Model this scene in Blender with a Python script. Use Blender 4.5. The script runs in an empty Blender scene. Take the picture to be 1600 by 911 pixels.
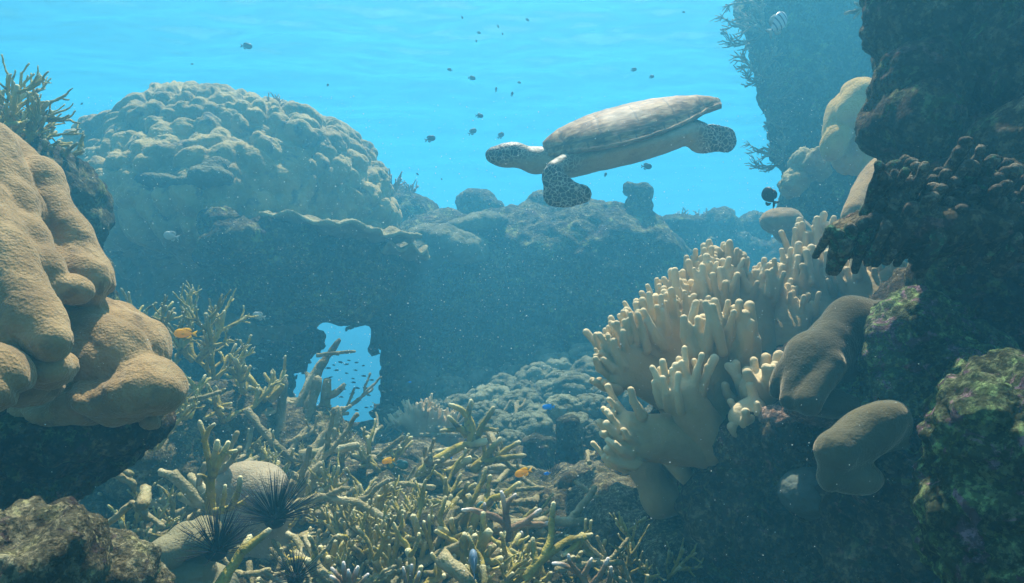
import bpy, math, random
import numpy as np

R = math.radians
F_PX = 1043.0                       # focal length of the photograph in its own pixels

# ------------------------------------------------------------------ camera, world, sun, exposure
scene = bpy.context.scene
COL = scene.collection

cam_data = bpy.data.cameras.new('camera')
cam_data.sensor_width = 36.0
cam_data.lens = 36.0 * F_PX / 1600.0
cam_data.clip_start = 0.02
cam_data.clip_end = 400.0
cam = bpy.data.objects.new('camera', cam_data)
cam.rotation_euler = (R(90), 0, 0)
COL.objects.link(cam)
scene.camera = cam

SUN_EL, SUN_AZ = 67.0, 2.0           # azimuth measured from +Y (away from the camera) towards +X
world = bpy.data.worlds.new('World')
scene.world = world
world.use_nodes = True
wn, wl = world.node_tree.nodes, world.node_tree.links
wn.clear()
w_out = wn.new('ShaderNodeOutputWorld')
w_bg = wn.new('ShaderNodeBackground')
w_bg2 = wn.new('ShaderNodeBackground')
w_mix = wn.new('ShaderNodeMixShader')
w_sky = wn.new('ShaderNodeTexSky')
w_sky.sky_type = 'NISHITA'
w_sky.sun_disc = False
w_sky.sun_elevation = R(SUN_EL)
w_sky.sun_rotation = R(SUN_AZ)
w_bg.inputs['Strength'].default_value = 0.10
wl.new(w_sky.outputs[0], w_bg.inputs['Color'])
# open water all round below Snell's window: deep blue under the horizon, cyan above
w_tc = wn.new('ShaderNodeTexCoord')
w_sep = wn.new('ShaderNodeSeparateXYZ')
wl.new(w_tc.outputs['Generated'], w_sep.inputs[0])
w_ramp = wn.new('ShaderNodeValToRGB')
w_map = wn.new('ShaderNodeMapRange')
w_map.inputs['From Min'].default_value = -1.0
w_map.inputs['From Max'].default_value = 1.0
wl.new(w_sep.outputs['Z'], w_map.inputs['Value'])
wl.new(w_map.outputs[0], w_ramp.inputs[0])
WATER_STOPS = [(0.0, (0.010, 0.05, 0.08)), (0.42, (0.015, 0.15, 0.26)), (0.50, (0.010, 0.42, 0.76)),
               (0.60, (0.05, 0.60, 0.90)), (0.75, (0.35, 0.80, 0.95)), (1.0, (0.8, 0.95, 1.0))]
el = w_ramp.color_ramp.elements
el[0].position, el[0].color = WATER_STOPS[0][0], (*WATER_STOPS[0][1], 1)
el[1].position, el[1].color = WATER_STOPS[-1][0], (*WATER_STOPS[-1][1], 1)
for p_, c_ in WATER_STOPS[1:-1]:
    e_ = el.new(p_); e_.color = (*c_, 1)
wl.new(w_ramp.outputs[0], w_bg2.inputs['Color'])
w_bg2.inputs['Strength'].default_value = 0.48
w_win = wn.new('ShaderNodeMapRange')
w_win.inputs['From Min'].default_value = 0.60
w_win.inputs['From Max'].default_value = 0.75
wl.new(w_sep.outputs['Z'], w_win.inputs['Value'])
wl.new(w_win.outputs[0], w_mix.inputs[0])
wl.new(w_bg2.outputs[0], w_mix.inputs[1])
wl.new(w_bg.outputs[0], w_mix.inputs[2])
wl.new(w_mix.outputs[0], w_out.inputs['Surface'])

sun_data = bpy.data.lights.new('sun', 'SUN')
sun_data.energy = 5.0
sun_data.angle = R(0.6)
sun_data.color = (1.0, 0.93, 0.77)
sun = bpy.data.objects.new('sun', sun_data)
sun.rotation_euler = (R(-(90 - SUN_EL)), 0, R(-SUN_AZ))
sun.location = (0, 6, 12)
COL.objects.link(sun)

scene.view_settings.view_transform = 'Standard'
scene.view_settings.look = 'None'
scene.view_settings.gamma = 1.0
scene.view_settings.use_curve_mapping = False
scene.view_settings.exposure = 1.27
scene.render.engine = 'CYCLES'
cy = scene.cycles
cy.use_denoising = True
try:
    cy.denoiser = 'OPENIMAGEDENOISE'
except Exception:
    pass
cy.max_bounces = 4
cy.diffuse_bounces = 2
cy.glossy_bounces = 2
cy.transmission_bounces = 2
cy.transparent_max_bounces = 6
cy.volume_bounces = 1
cy.caustics_reflective = False
cy.caustics_refractive = False
cy.use_adaptive_sampling = True
cy.adaptive_threshold = 0.02
cy.sample_clamp_indirect = 4.0

# ------------------------------------------------------------------ helpers: pixels of the photograph to metres
def P(px, py, d):
    return np.array([(px - 800.0) / F_PX * d, d, (455.5 - py) / F_PX * d])

def M_(px, d):
    return px * d / F_PX

# ------------------------------------------------------------------ helpers: noise
def _hash(ix, iy, iz, seed):
    h = (ix.astype(np.uint32) * np.uint32(374761393)) ^ (iy.astype(np.uint32) * np.uint32(668265263)) \
        ^ (iz.astype(np.uint32) * np.uint32(2147483647 - 1274126177)) ^ np.uint32((seed * 974634777 + 12345) & 0xffffffff)
    h = (h ^ (h >> np.uint32(15))) * np.uint32(2246822519)
    h = (h ^ (h >> np.uint32(13))) * np.uint32(3266489917)
    return h ^ (h >> np.uint32(16))

def gnoise(p, seed=0):
    p = np.asarray(p, np.float32)
    i0 = np.floor(p).astype(np.int64)
    f = (p - i0).astype(np.float32)
    u = f * f * f * (f * (f * 6 - 15) + 10)
    out = np.zeros(len(p), np.float32)
    for dx in (0, 1):
        wx = u[:, 0] if dx else 1 - u[:, 0]
        for dy in (0, 1):
            wy = u[:, 1] if dy else 1 - u[:, 1]
            for dz in (0, 1):
                wz = u[:, 2] if dz else 1 - u[:, 2]
                h = _hash(i0[:, 0] + dx, i0[:, 1] + dy, i0[:, 2] + dz, seed)
                gx = (h & np.uint32(1023)).astype(np.float32) / 511.5 - 1
                gy = ((h >> np.uint32(10)) & np.uint32(1023)).astype(np.float32) / 511.5 - 1
                gz = ((h >> np.uint32(20)) & np.uint32(1023)).astype(np.float32) / 511.5 - 1
                out += wx * wy * wz * (gx * (f[:, 0] - dx) + gy * (f[:, 1] - dy) + gz * (f[:, 2] - dz))
    return out * 1.3

def fbm(p, octv=4, seed=0, gain=0.5):
    a, s, out = 1.0, 1.0, 0
    for o in range(octv):
        out = out + a * gnoise(p * s, seed + o * 17)
        a *= gain; s *= 2.03
    return out

def worley(p, seed=0):
    p = np.asarray(p, np.float32)
    i0 = np.floor(p).astype(np.int64)
    f = (p - i0).astype(np.float32)
    f1 = np.full(len(p), 9.0, np.float32); f2 = f1.copy(); ids = np.zeros(len(p), np.float32)
    for dx in (-1, 0, 1):
        for dy in (-1, 0, 1):
            for dz in (-1, 0, 1):
                h = _hash(i0[:, 0] + dx, i0[:, 1] + dy, i0[:, 2] + dz, seed)
                jx = dx + (h & np.uint32(1023)).astype(np.float32) / 1023 - f[:, 0]
                jy = dy + ((h >> np.uint32(10)) & np.uint32(1023)).astype(np.float32) / 1023 - f[:, 1]
                jz = dz + ((h >> np.uint32(20)) & np.uint32(1023)).astype(np.float32) / 1023 - f[:, 2]
                d = np.sqrt(jx * jx + jy * jy + jz * jz)
                m = d < f1
                f2 = np.where(m, f1, np.minimum(f2, d))
                ids = np.where(m, (h >> np.uint32(8)).astype(np.float32) % 997 / 997, ids)
                f1 = np.where(m, d, f1)
    return f1, f2, ids

def domes(p, seed=0, r=0.62):
    """rounded knobs, one per cell"""
    f1, f2, i = worley(p, seed)
    return np.sqrt(np.clip(1 - (f1 / (r + 0.25)) ** 2, 0, 1)) * (0.6 + 0.4 * i)

# ------------------------------------------------------------------ helpers: meshes
def mesh_np(name, V, F, smooth=True, attrs=None):
    V = np.ascontiguousarray(V, np.float32)
    me = bpy.data.meshes.new(name)
    if isinstance(F, (tuple, list)):
        parts = [np.asarray(f, np.int32) for f in F if len(f)]
    else:
        parts = [np.asarray(F, np.int32)]
    loops = np.concatenate([f.ravel() for f in parts])
    sizes = np.concatenate([np.full(len(f), f.shape[1], np.int32) for f in parts])
    starts = np.concatenate([[0], np.cumsum(sizes)[:-1]]).astype(np.int32)
    me.vertices.add(len(V)); me.vertices.foreach_set('co', V.ravel())
    me.loops.add(len(loops)); me.loops.foreach_set('vertex_index', loops.astype(np.int32))
    me.polygons.add(len(sizes)); me.polygons.foreach_set('loop_start', starts)
    me.polygons.foreach_set('loop_total', sizes)
    me.polygons.foreach_set('use_smooth', np.full(len(sizes), smooth, bool))
    me.update(calc_edges=True)
    if attrs:
        for k, a in attrs.items():
            at = me.attributes.new(k, 'FLOAT', 'POINT')
            at.data.foreach_set('value', np.ascontiguousarray(a, np.float32))
    return me

def vnormals(V, F):
    if F.shape[1] == 4:
        n = np.cross(V[F[:, 2]] - V[F[:, 0]], V[F[:, 3]] - V[F[:, 1]])
    else:
        n = np.cross(V[F[:, 1]] - V[F[:, 0]], V[F[:, 2]] - V[F[:, 0]])
    N = np.zeros_like(V)
    for c in range(3):
        w = np.zeros(len(V))
        for j in range(F.shape[1]):
            w += np.bincount(F[:, j], weights=n[:, c], minlength=len(V))
        N[:, c] = w
    return N / np.maximum(np.linalg.norm(N, axis=1, keepdims=True), 1e-12)

def surface_nets(G, lo, h):
    s = G < 0
    nx, ny, nz = G.shape
    corners = [(i, j, k) for i in (0, 1) for j in (0, 1) for k in (0, 1)]
    cnt = np.zeros((nx - 1, ny - 1, nz - 1), np.int8)
    for i, j, k in corners:
        cnt += s[i:nx - 1 + i, j:ny - 1 + j, k:nz - 1 + k]
    act = (cnt > 0) & (cnt < 8)
    idx = np.argwhere(act)
    vid = np.full(act.shape, -1, np.int32)
    vid[act] = np.arange(len(idx))
    val = np.stack([G[idx[:, 0] + i, idx[:, 1] + j, idx[:, 2] + k] for i, j, k in corners], 1)
    pos = np.zeros((len(idx), 3), np.float32); n = np.zeros(len(idx), np.float32)
    for a in range(8):
        for b in range(a + 1, 8):
            ca, cb = np.array(corners[a]), np.array(corners[b])
            if np.abs(ca - cb).sum() != 1:
                continue
            va, vb = val[:, a], val[:, b]
            m = (va < 0) != (vb < 0)
            t = np.where(m, va / np.where(m, va - vb, 1), 0)
            pos += m[:, None] * (ca + (cb - ca) * t[:, None]); n += m
    V = lo + h * (idx + pos / n[:, None])
    quads = []
    for ax in range(3):
        o = [ax, (ax + 1) % 3, (ax + 2) % 3]
        sl = [slice(1, -1)] * 3
        a_ = list(sl); b_ = list(sl)
        a_[ax] = slice(0, -1); b_[ax] = slice(1, None)
        A, Bm = s[tuple(a_)], s[tuple(b_)]
        e = np.argwhere(A != Bm)
        if not len(e):
            continue
        inside = A[e[:, 0], e[:, 1], e[:, 2]]
        off = np.array([1, 1, 1]); off[ax] = 0
        e = e + off
        q = []
        for d1, d2 in ((-1, -1), (0, -1), (0, 0), (-1, 0)):
            c = e.copy(); c[:, o[1]] += d1; c[:, o[2]] += d2
            q.append(vid[c[:, 0], c[:, 1], c[:, 2]])
        q = np.stack(q, 1)
        q[~inside] = q[~inside][:, ::-1]
        quads.append(q)
    Q = np.concatenate(quads)
    return V.astype(np.float32), Q[(Q >= 0).all(1)]

def rotY(a):
    c, s = math.cos(a), math.sin(a)
    return np.array([[c, 0, s], [0, 1, 0], [-s, 0, c]])

def E(c, r, k=0.02, rot=0.0, carve=False, Rm=None):
    """ellipsoid; rot in degrees turns it in the X-Z plane (clockwise in the picture)"""
    return dict(t='e', c=np.asarray(c, float), r=np.asarray(r, float), k=k, m=rotY(R(rot)) if Rm is None else Rm, carve=carve)

def EP(px, py, d, rx, ry, rd, k=0.02, rot=0.0, carve=False):
    return E(P(px, py, d), (M_(rx, d), rd, M_(ry, d)), k, rot, carve)

def CP(a, b, ra, rb, k=0.02):
    """tapering capsule"""
    return dict(t='c', a=np.asarray(a, float), b=np.asarray(b, float), ra=ra, rb=rb, k=k, carve=False)

def sdf_mesh(prims, h, pad=None, warp=None, lo=None, hi=None):
    pad = pad or h * 3
    if lo is None:
        los, his = [], []
        for q in prims:
            if q['carve']:
                continue
            if q['t'] == 'e':
                rr = np.abs(q['m']) @ q['r']
                los.append(q['c'] - rr); his.append(q['c'] + rr)
            else:
                m = max(q['ra'], q['rb'])
                los.append(np.minimum(q['a'], q['b']) - m); his.append(np.maximum(q['a'], q['b']) + m)
        lo = np.min(los, 0) - pad; hi = np.max(his, 0) + pad
    lo, hi = np.asarray(lo, float), np.asarray(hi, float)
    n = np.ceil((hi - lo) / h).astype(int) + 1
    G = np.full(tuple(n), 1.0, np.float32)
    ax = [lo[i] + h * np.arange(n[i]) for i in range(3)]
    for q in prims:
        k = max(q['k'], 1e-4)
        if q['t'] == 'e':
            rr = np.abs(q['m']) @ q['r']; a, b = q['c'] - rr, q['c'] + rr
        else:
            m = max(q['ra'], q['rb']); a, b = np.minimum(q['a'], q['b']) - m, np.maximum(q['a'], q['b']) + m
        mg = k + 2.5 * h + (warp[1] if warp else 0)
        i0 = np.clip(np.floor((a - mg - lo) / h).astype(int), 0, n)
        i1 = np.clip(np.ceil((b + mg - lo) / h).astype(int) + 1, 0, n)
        if (i1 <= i0).any():
            continue
        X, Y, Z = np.meshgrid(*[ax[i][i0[i]:i1[i]] for i in range(3)], indexing='ij')
        pts = np.stack([X.ravel(), Y.ravel(), Z.ravel()], 1).astype(np.float32)
        if warp and q['carve']:
            pts = pts + warp[0](pts)
        if q['t'] == 'e':
            l = (pts - q['c']) @ q['m']
            k0 = np.linalg.norm(l / q['r'], axis=1); k1 = np.linalg.norm(l / q['r'] ** 2, axis=1)
            d = k0 * (k0 - 1) / np.maximum(k1, 1e-6)
        else:
            ab = q['b'] - q['a']; L2 = max(ab @ ab, 1e-12)
            t = np.clip((pts - q['a']) @ ab / L2, 0, 1)
            d = np.linalg.norm(pts - q['a'] - t[:, None] * ab, axis=1) - (q['ra'] + (q['rb'] - q['ra']) * t)
        d = d.reshape(X.shape).astype(np.float32)
        g = G[i0[0]:i1[0], i0[1]:i1[1], i0[2]:i1[2]]
        if q['carve']:
            d = -d
            hh = np.clip(0.5 - 0.5 * (g - d) / k, 0, 1)
            g[...] = g * (1 - hh) + d * hh + k * hh * (1 - hh)
        else:
            hh = np.clip(0.5 + 0.5 * (g - d) / k, 0, 1)
            g[...] = g * (1 - hh) + d * hh - k * hh * (1 - hh)
    return surface_nets(G, lo, h)

def displace(V, F, fn):
    N = vnormals(V, F)
    return V + N * fn(V, N)[:, None]

def link(name, me, mat=None, parent=None, loc=None):
    o = bpy.data.objects.new(name, me)
    COL.objects.link(o)
    if mat is not None:
        me.materials.clear(); me.materials.append(mat)
    if parent is not None:
        o.parent = parent
    if loc is not None:
        o.location = loc
    return o

def tag(o, label=None, cat=None, group=None, kind=None):
    if label: o['label'] = label
    if cat: o['category'] = cat
    if group: o['group'] = group
    if kind: o['kind'] = kind
    return o

def empty(name, loc=(0, 0, 0), rot=(0, 0, 0)):
    o = bpy.data.objects.new(name, None)
    o.location = loc; o.rotation_euler = rot
    o.empty_display_size = 0.05
    COL.objects.link(o)
    return o

def copy_tree(o, parent=None):
    c = o.copy(); COL.objects.link(c); c.parent = parent
    for ch in list(o.children):
        copy_tree(ch, c)
    return c

def sdf_obj(name, prims, h, mat, disp=None, parent=None, warp=None, origin=None, attrs=None):
    V, F = sdf_mesh(prims, h, warp=warp)
    if disp:
        V = displace(V, F, disp)
    at = attrs(V, vnormals(V, F)) if attrs else None
    origin = np.array([V[:, 0].mean(), V[:, 1].mean(), V[:, 2].min()]) if origin is None else np.asarray(origin, float)
    return link(name, mesh_np(name, V - origin.astype(np.float32), F, attrs=at), mat, parent, origin)

def tubes(paths, seg=7, rough=0.10, rng=random, flat=None):
    """paths: list of (points Nx3, radii N, tip0, tip1) -> V, quads, tris, tip attribute"""
    Vs, Qs, Ts, A = [], [], [], []; base = 0
    for pts, rad, t0, t1 in paths:
        pts = np.asarray(pts, float); n = len(pts)
        T = np.gradient(pts, axis=0); T /= np.maximum(np.linalg.norm(T, axis=1, keepdims=True), 1e-9)
        up = np.array([0.0, 0, 1]) if abs(T[0][2]) < 0.9 else np.array([1.0, 0, 0])
        for i in range(n):
            x = np.cross(up, T[i]); x /= max(np.linalg.norm(x), 1e-9); y = np.cross(T[i], x)
            up = y
            for s in range(seg):
                a = 2 * math.pi * s / seg
                r = rad[i] * (1 + rough * (rng.random() * 2 - 1))
                Vs.append(pts[i] + (x * math.cos(a) + y * math.sin(a)) * r)
                A.append(t0 + (t1 - t0) * i / (n - 1))
        for i in range(n - 1):
            for s in range(seg):
                a, b = base + i * seg + s, base + i * seg + (s + 1) % seg
                Qs.append((a, b, b + seg, a + seg))
        Vs.append(pts[-1] + T[-1] * rad[-1] * 0.6); A.append(t1)
        ti = base + n * seg
        for s in range(seg):
            Ts.append((base + (n - 1) * seg + s, base + (n - 1) * seg + (s + 1) % seg, ti))
        Vs.append(pts[0] - T[0] * rad[0] * 0.3); A.append(t0)
        for s in range(seg):
            Ts.append((base + (s + 1) % seg, base + s, ti + 1))
        base = ti + 2
    return np.array(Vs, np.float32), np.array(Qs, np.int32), np.array(Ts, np.int32), np.array(A, np.float32)

# ------------------------------------------------------------------ materials
class NT:
    def __init__(self, name):
        self.m = bpy.data.materials.new(name); self.m.use_nodes = True
        self.n, self.l = self.m.node_tree.nodes, self.m.node_tree.links
        self.n.clear()
        self.out = self.n.new('ShaderNodeOutputMaterial')
        self.tc = self.n.new('ShaderNodeTexCoord')
    def N(self, t, **kw):
        nd = self.n.new('ShaderNode' + t)
        for k, v in kw.items():
            if k in nd.inputs:
                nd.inputs[k].default_value = v
            else:
                setattr(nd, k, v)
        return nd
    def noise(self, scale, detail=4.0, rough=0.6, vec=None, dist=0.0):
        nd = self.N('TexNoise', Scale=scale, Detail=detail, Roughness=rough, Distortion=dist)
        self.l.new(vec or self.tc.outputs['Object'], nd.inputs['Vector'])
        return nd.outputs['Fac']
    def voro(self, scale, feature='F1', vec=None, rnd=1.0):
        nd = self.n.new('ShaderNodeTexVoronoi'); nd.feature = feature
        nd.inputs['Scale'].default_value = scale; nd.inputs['Randomness'].default_value = rnd
        self.l.new(vec or self.tc.outputs['Object'], nd.inputs['Vector'])
        return nd.outputs['Distance']
    def ramp(self, src, stops):
        nd = self.n.new('ShaderNodeValToRGB'); e = nd.color_ramp.elements
        e[0].position, e[0].color = stops[0][0], (*stops[0][1], 1)
        e[1].position, e[1].color = stops[-1][0], (*stops[-1][1], 1)
        for p, c in stops[1:-1]:
            x = e.new(p); x.color = (*c, 1)
        self.l.new(src, nd.inputs[0])
        return nd.outputs[0]
    def mix(self, fac, a, b, mode='MIX'):
        nd = self.n.new('ShaderNodeMix'); nd.data_type = 'RGBA'; nd.blend_type = mode
        for v, i in ((fac, 0), (a, 6), (b, 7)):
            if isinstance(v, (int, float)): nd.inputs[i].default_value = v
            elif isinstance(v, tuple): nd.inputs[i].default_value = (*v, 1)
            else: self.l.new(v, nd.inputs[i])
        return nd.outputs[2]
    def math(self, op, a, b=0.0):
        nd = self.n.new('ShaderNodeMath'); nd.operation = op
        for v, i in ((a, 0), (b, 1)):
            if isinstance(v, (int, float)): nd.inputs[i].default_value = v
            else: self.l.new(v, nd.inputs[i])
        return nd.outputs[0]
    def attr(self, name):
        nd = self.n.new('ShaderNodeAttribute'); nd.attribute_name = name
        return nd.outputs['Fac']
    def rnd(self):
        nd = self.n.new('ShaderNodeObjectInfo'); return nd.outputs['Random']
    def finish(self, col, bumps=(), rough=0.85, spec=0.15, sheen=0.0, translucent=0.0):
        b = self.N('BsdfPrincipled')
        if sheen:
            b.inputs['Sheen Weight'].default_value = sheen; b.inputs['Sheen Roughness'].default_value = 0.35
            b.inputs['Sheen Tint'].default_value = (1.0, 0.86, 0.62, 1)
        b.inputs['Roughness'].default_value = rough
        b.inputs['Specular IOR Level'].default_value = spec
        if isinstance(col, tuple): b.inputs['Base Color'].default_value = (*col, 1)
        else: self.l.new(col, b.inputs['Base Color'])
        nrm = None
        for src, strength, dist in bumps:
            bp = self.N('Bump', Strength=strength, Distance=dist)
            self.l.new(src, bp.inputs['Height'])
            if nrm is not None: self.l.new(nrm, bp.inputs['Normal'])
            nrm = bp.outputs[0]
        if nrm is not None: self.l.new(nrm, b.inputs['Normal'])
        if translucent:
            tl = self.N('BsdfTranslucent'); mx = self.n.new('ShaderNodeMixShader'); mx.inputs[0].default_value = translucent
            if isinstance(col, tuple): tl.inputs['Color'].default_value = (*col, 1)
            else: self.l.new(col, tl.inputs['Color'])
            self.l.new(b.outputs[0], mx.inputs[1]); self.l.new(tl.outputs[0], mx.inputs[2]); self.l.new(mx.outputs[0], self.out.inputs['Surface'])
            return self.m
        self.l.new(b.outputs[0], self.out.inputs['Surface'])
        return self.m

def mat_coral(name, c0, c1, c2, scale=6.0, grain=90.0, bump=0.004, tip=None, tipmix=0.8, patch=None, sheen=0.0):
    t = NT(name)
    n1 = t.noise(scale, 5)
    col = t.ramp(n1, [(0.3, c0), (0.5, c1), (0.7, c2)])
    if patch:
        n2 = t.noise(scale * 2.7, 4, vec=None, dist=0.5)
        f = t.ramp(n2, [(0.55, (0, 0, 0)), (0.66, (1, 1, 1))])
        col = t.mix(f, col, patch)
    if tip:
        a = t.attr('tip')
        f = t.math('MULTIPLY', a, tipmix)
        col = t.mix(f, col, tip)
    r = t.rnd()
    v = t.math('MULTIPLY_ADD', r, 0.5); t.n[-1].inputs[2].default_value = 0.70
    hs = t.N('HueSaturation')
    t.l.new(v, hs.inputs['Value']); t.l.new(col, hs.inputs['Color'])
    g = t.voro(grain)
    g2 = t.noise(grain * 0.35, 5, 0.7)
    return t.finish(hs.outputs[0], [(g2, 0.7, bump * 2), (g, 0.5, bump)], sheen=sheen)

def mat_rock(name, cols, scale=7.0, bump=0.012, patch=None, patch2=None, patch_at=0.56):
    t = NT(name)
    n1 = t.noise(scale, 8, 0.7, dist=0.3)
    k = len(cols)
    col = t.ramp(n1, [(0.28 + 0.46 * i / (k - 1), c) for i, c in enumerate(cols)])
    if patch:
        mp = t.N('Mapping'); t.l.new(t.tc.outputs['Object'], mp.inputs[0]); mp.inputs['Location'].default_value = (3.1, 7.7, 1.3)
        f = t.ramp(t.noise(scale * 1.3, 6, 0.65, vec=mp.outputs[0], dist=0.8), [(patch_at, (0, 0, 0)), (patch_at + .07, (1, 1, 1))])
        col = t.mix(f, col, patch)
    if patch2:
        mp = t.N('Mapping'); t.l.new(t.tc.outputs['Object'], mp.inputs[0]); mp.inputs['Location'].default_value = (-5.1, 2.7, 9.3)
        f = t.ramp(t.noise(scale * 1.9, 6, 0.65, vec=mp.outputs[0], dist=0.8), [(patch_at + .02, (0, 0, 0)), (patch_at + .08, (1, 1, 1))])
        col = t.mix(f, col, patch2)
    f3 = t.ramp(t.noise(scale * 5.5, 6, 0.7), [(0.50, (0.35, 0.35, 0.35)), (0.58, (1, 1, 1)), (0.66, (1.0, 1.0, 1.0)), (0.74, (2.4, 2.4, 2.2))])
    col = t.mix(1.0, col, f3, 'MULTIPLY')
    b1 = t.noise(scale * 5, 8, 0.75)
    b2 = t.voro(scale * 14)
    return t.finish(col, [(b1, 0.9, bump), (b2, 0.6, bump * 0.4)], rough=0.9, spec=0.1)
# ------------------------------------------------------------------ materials used all over
M_PORITES = mat_coral('knobbly_coral_olive', (0.22, 0.165, 0.06), (0.33, 0.26, 0.095), (0.46, 0.37, 0.15), 3.0, 60, 0.008, patch=(0.15, 0.14, 0.09), sheen=0.3)
M_NEARCORAL = mat_coral('lobed_coral_tan', (0.20, 0.13, 0.055), (0.33, 0.22, 0.095), (0.45, 0.32, 0.155), 9.0, 200, 0.003, patch=(0.25, 0.17, 0.08), sheen=0.4)
M_REEF = mat_rock('reef_rock', [(0.03, 0.035, 0.03), (0.10, 0.095, 0.05), (0.24, 0.23, 0.11), (0.46, 0.46, 0.25)], 4.0, 0.04, patch=(0.28, 0.33, 0.10), patch2=(0.13, 0.09, 0.10))
M_FLOOR = mat_rock('sea_floor', [(0.05, 0.045, 0.025), (0.16, 0.135, 0.06), (0.32, 0.28, 0.14), (0.52, 0.48, 0.30)], 6.0, 0.03, patch=(0.20, 0.19, 0.07), patch2=(0.10, 0.07, 0.06))
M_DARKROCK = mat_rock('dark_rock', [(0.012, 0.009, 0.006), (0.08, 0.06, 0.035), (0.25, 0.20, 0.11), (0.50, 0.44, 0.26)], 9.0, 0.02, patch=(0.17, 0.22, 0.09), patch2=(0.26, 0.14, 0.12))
M_GREENROCK = mat_rock('green_crusted_rock', [(0.03, 0.03, 0.02), (0.10, 0.11, 0.055), (0.24, 0.29, 0.13), (0.48, 0.55, 0.30)], 13.0, 0.02, patch=(0.32, 0.46, 0.18), patch2=(0.38, 0.24, 0.28), patch_at=0.53)
M_LEATHER = mat_coral('finger_leather_coral', (0.23, 0.165, 0.075), (0.33, 0.24, 0.11), (0.40, 0.295, 0.14), 6.0, 240, 0.0016, tip=(0.72, 0.58, 0.34), tipmix=0.9, sheen=0.2)
M_BROWNLOBE = mat_coral('brown_lobed_coral', (0.055, 0.048, 0.024), (0.085, 0.075, 0.038), (0.12, 0.105, 0.055), 6.0, 200, 0.0014, sheen=0.6, tip=(0.42, 0.31, 0.17), tipmix=0.7)
M_STAG = mat_coral('staghorn_olive', (0.19, 0.155, 0.03), (0.38, 0.315, 0.07), (0.52, 0.45, 0.13), 9.0, 170, 0.004, tip=(0.70, 0.66, 0.40), tipmix=0.85, patch=(0.13, 0.12, 0.07))
M_STAGDEAD = mat_coral('broken_branch', (0.14, 0.12, 0.06), (0.30, 0.26, 0.13), (0.50, 0.45, 0.27), 10.0, 130, 0.006, patch=(0.16, 0.16, 0.05))
M_STAGPALE = mat_coral('staghorn_brown_white_tips', (0.16, 0.10, 0.06), (0.24, 0.16, 0.09), (0.32, 0.22, 0.13), 9.0, 150, 0.003, tip=(0.80, 0.74, 0.66), tipmix=1.0)
M_CAUL = mat_coral('cauliflower_coral', (0.05, 0.055, 0.03), (0.11, 0.115, 0.06), (0.20, 0.21, 0.12), 3.0, 80, 0.010, tip=(0.30, 0.33, 0.22), tipmix=0.5)
M_PALEROUND = mat_coral('pale_round_coral', (0.24, 0.20, 0.12), (0.38, 0.32, 0.20), (0.46, 0.39, 0.26), 7.0, 150, 0.004)
M_OLIVEROUND = mat_coral('olive_round_coral', (0.20, 0.19, 0.10), (0.27, 0.25, 0.14), (0.33, 0.31, 0.18), 6.0, 190, 0.002)
M_YELLOWLOBE = mat_coral('yellow_lobed_coral', (0.30, 0.18, 0.035), (0.40, 0.25, 0.05), (0.50, 0.33, 0.08), 7.0, 120, 0.006, sheen=0.15)
M_BLUEBACK = mat_coral('bluegrey_round_coral', (0.06, 0.08, 0.07), (0.10, 0.13, 0.11), (0.16, 0.19, 0.15), 5.0, 60, 0.006)

# ------------------------------------------------------------------ water surface, haze (the water itself), sea floor
t_ = NT('water_surface_underside')
geo_n = t_.noise(1.6, 5, 0.65, dist=0.7)
tr = t_.N('BsdfTransparent'); gl = t_.N('BsdfGlossy', Roughness=0.05)
gl.inputs['Color'].default_value = (0.62, 0.92, 1.0, 1)
lw = t_.N('LayerWeight'); mr = t_.N('MapRange')
mr.inputs['From Min'].default_value = 0.25; mr.inputs['From Max'].default_value = 0.6
mr.inputs['To Max'].default_value = 0.62
t_.l.new(lw.outputs['Facing'], mr.inputs['Value'])
# light streaks of focusing ripples painted as noise into the transparent colour
mpw = t_.N('Mapping'); t_.l.new(t_.tc.outputs['Object'], mpw.inputs[0]); mpw.inputs['Scale'].default_value = (1.0, 2.4, 1.0); mpw.inputs['Rotation'].default_value = (0, 0, R(24))
km_ = t_.ramp(t_.noise(1.5, 6, 0.62, vec=mpw.outputs[0], dist=1.2), [(0.30, (0.80, 0.80, 0.80)), (0.48, (0.86, 0.86, 0.86)), (0.56, (1, 1, 1)), (0.64, (0.88, 0.88, 0.88)), (0.8, (0.82, 0.82, 0.82))])
t_.l.new(km_, tr.inputs['Color'])
ms = t_.N('MixShader')
t_.l.new(mr.outputs[0], ms.inputs[0]); t_.l.new(tr.outputs[0], ms.inputs[1]); t_.l.new(gl.outputs[0], ms.inputs[2])
t_.l.new(ms.outputs[0], t_.out.inputs['Surface'])
M_SURF = t_.m
def grid_sheet(xs, ys, zfn):
    X, Y = np.meshgrid(xs, ys, indexing='ij')
    p = np.stack([X.ravel(), Y.ravel()], 1)
    z = zfn(p[:, 0], p[:, 1])
    V = np.column_stack([p, z]); nx, ny = len(xs), len(ys)
    i = np.arange(nx * ny).reshape(nx, ny)
    F = np.stack([i[:-1, :-1].ravel(), i[1:, :-1].ravel(), i[1:, 1:].ravel(), i[:-1, 1:].ravel()], 1)
    return V.astype(np.float32), F
SURF_Z = 2.45
def surf_z(x, y):
    p = np.column_stack([x, y * 1.0, 0 * x])
    a = 0.07 * gnoise(p * (0.55, 1.1, 1), 3) + 0.035 * gnoise(p * (1.5, 2.6, 1), 5) + 0.018 * gnoise(p * (4.2, 6.5, 1), 9)
    return SURF_Z + a
s_ = np.sinh(np.linspace(-4.6, 4.6, 420)); s_ = s_ / s_.max() * 54
V, F = grid_sheet(s_, s_ + 5.0, surf_z)
surf = link('water_surface', mesh_np('water_surface', V, F), M_SURF)
tag(surf, kind='structure')

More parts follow.
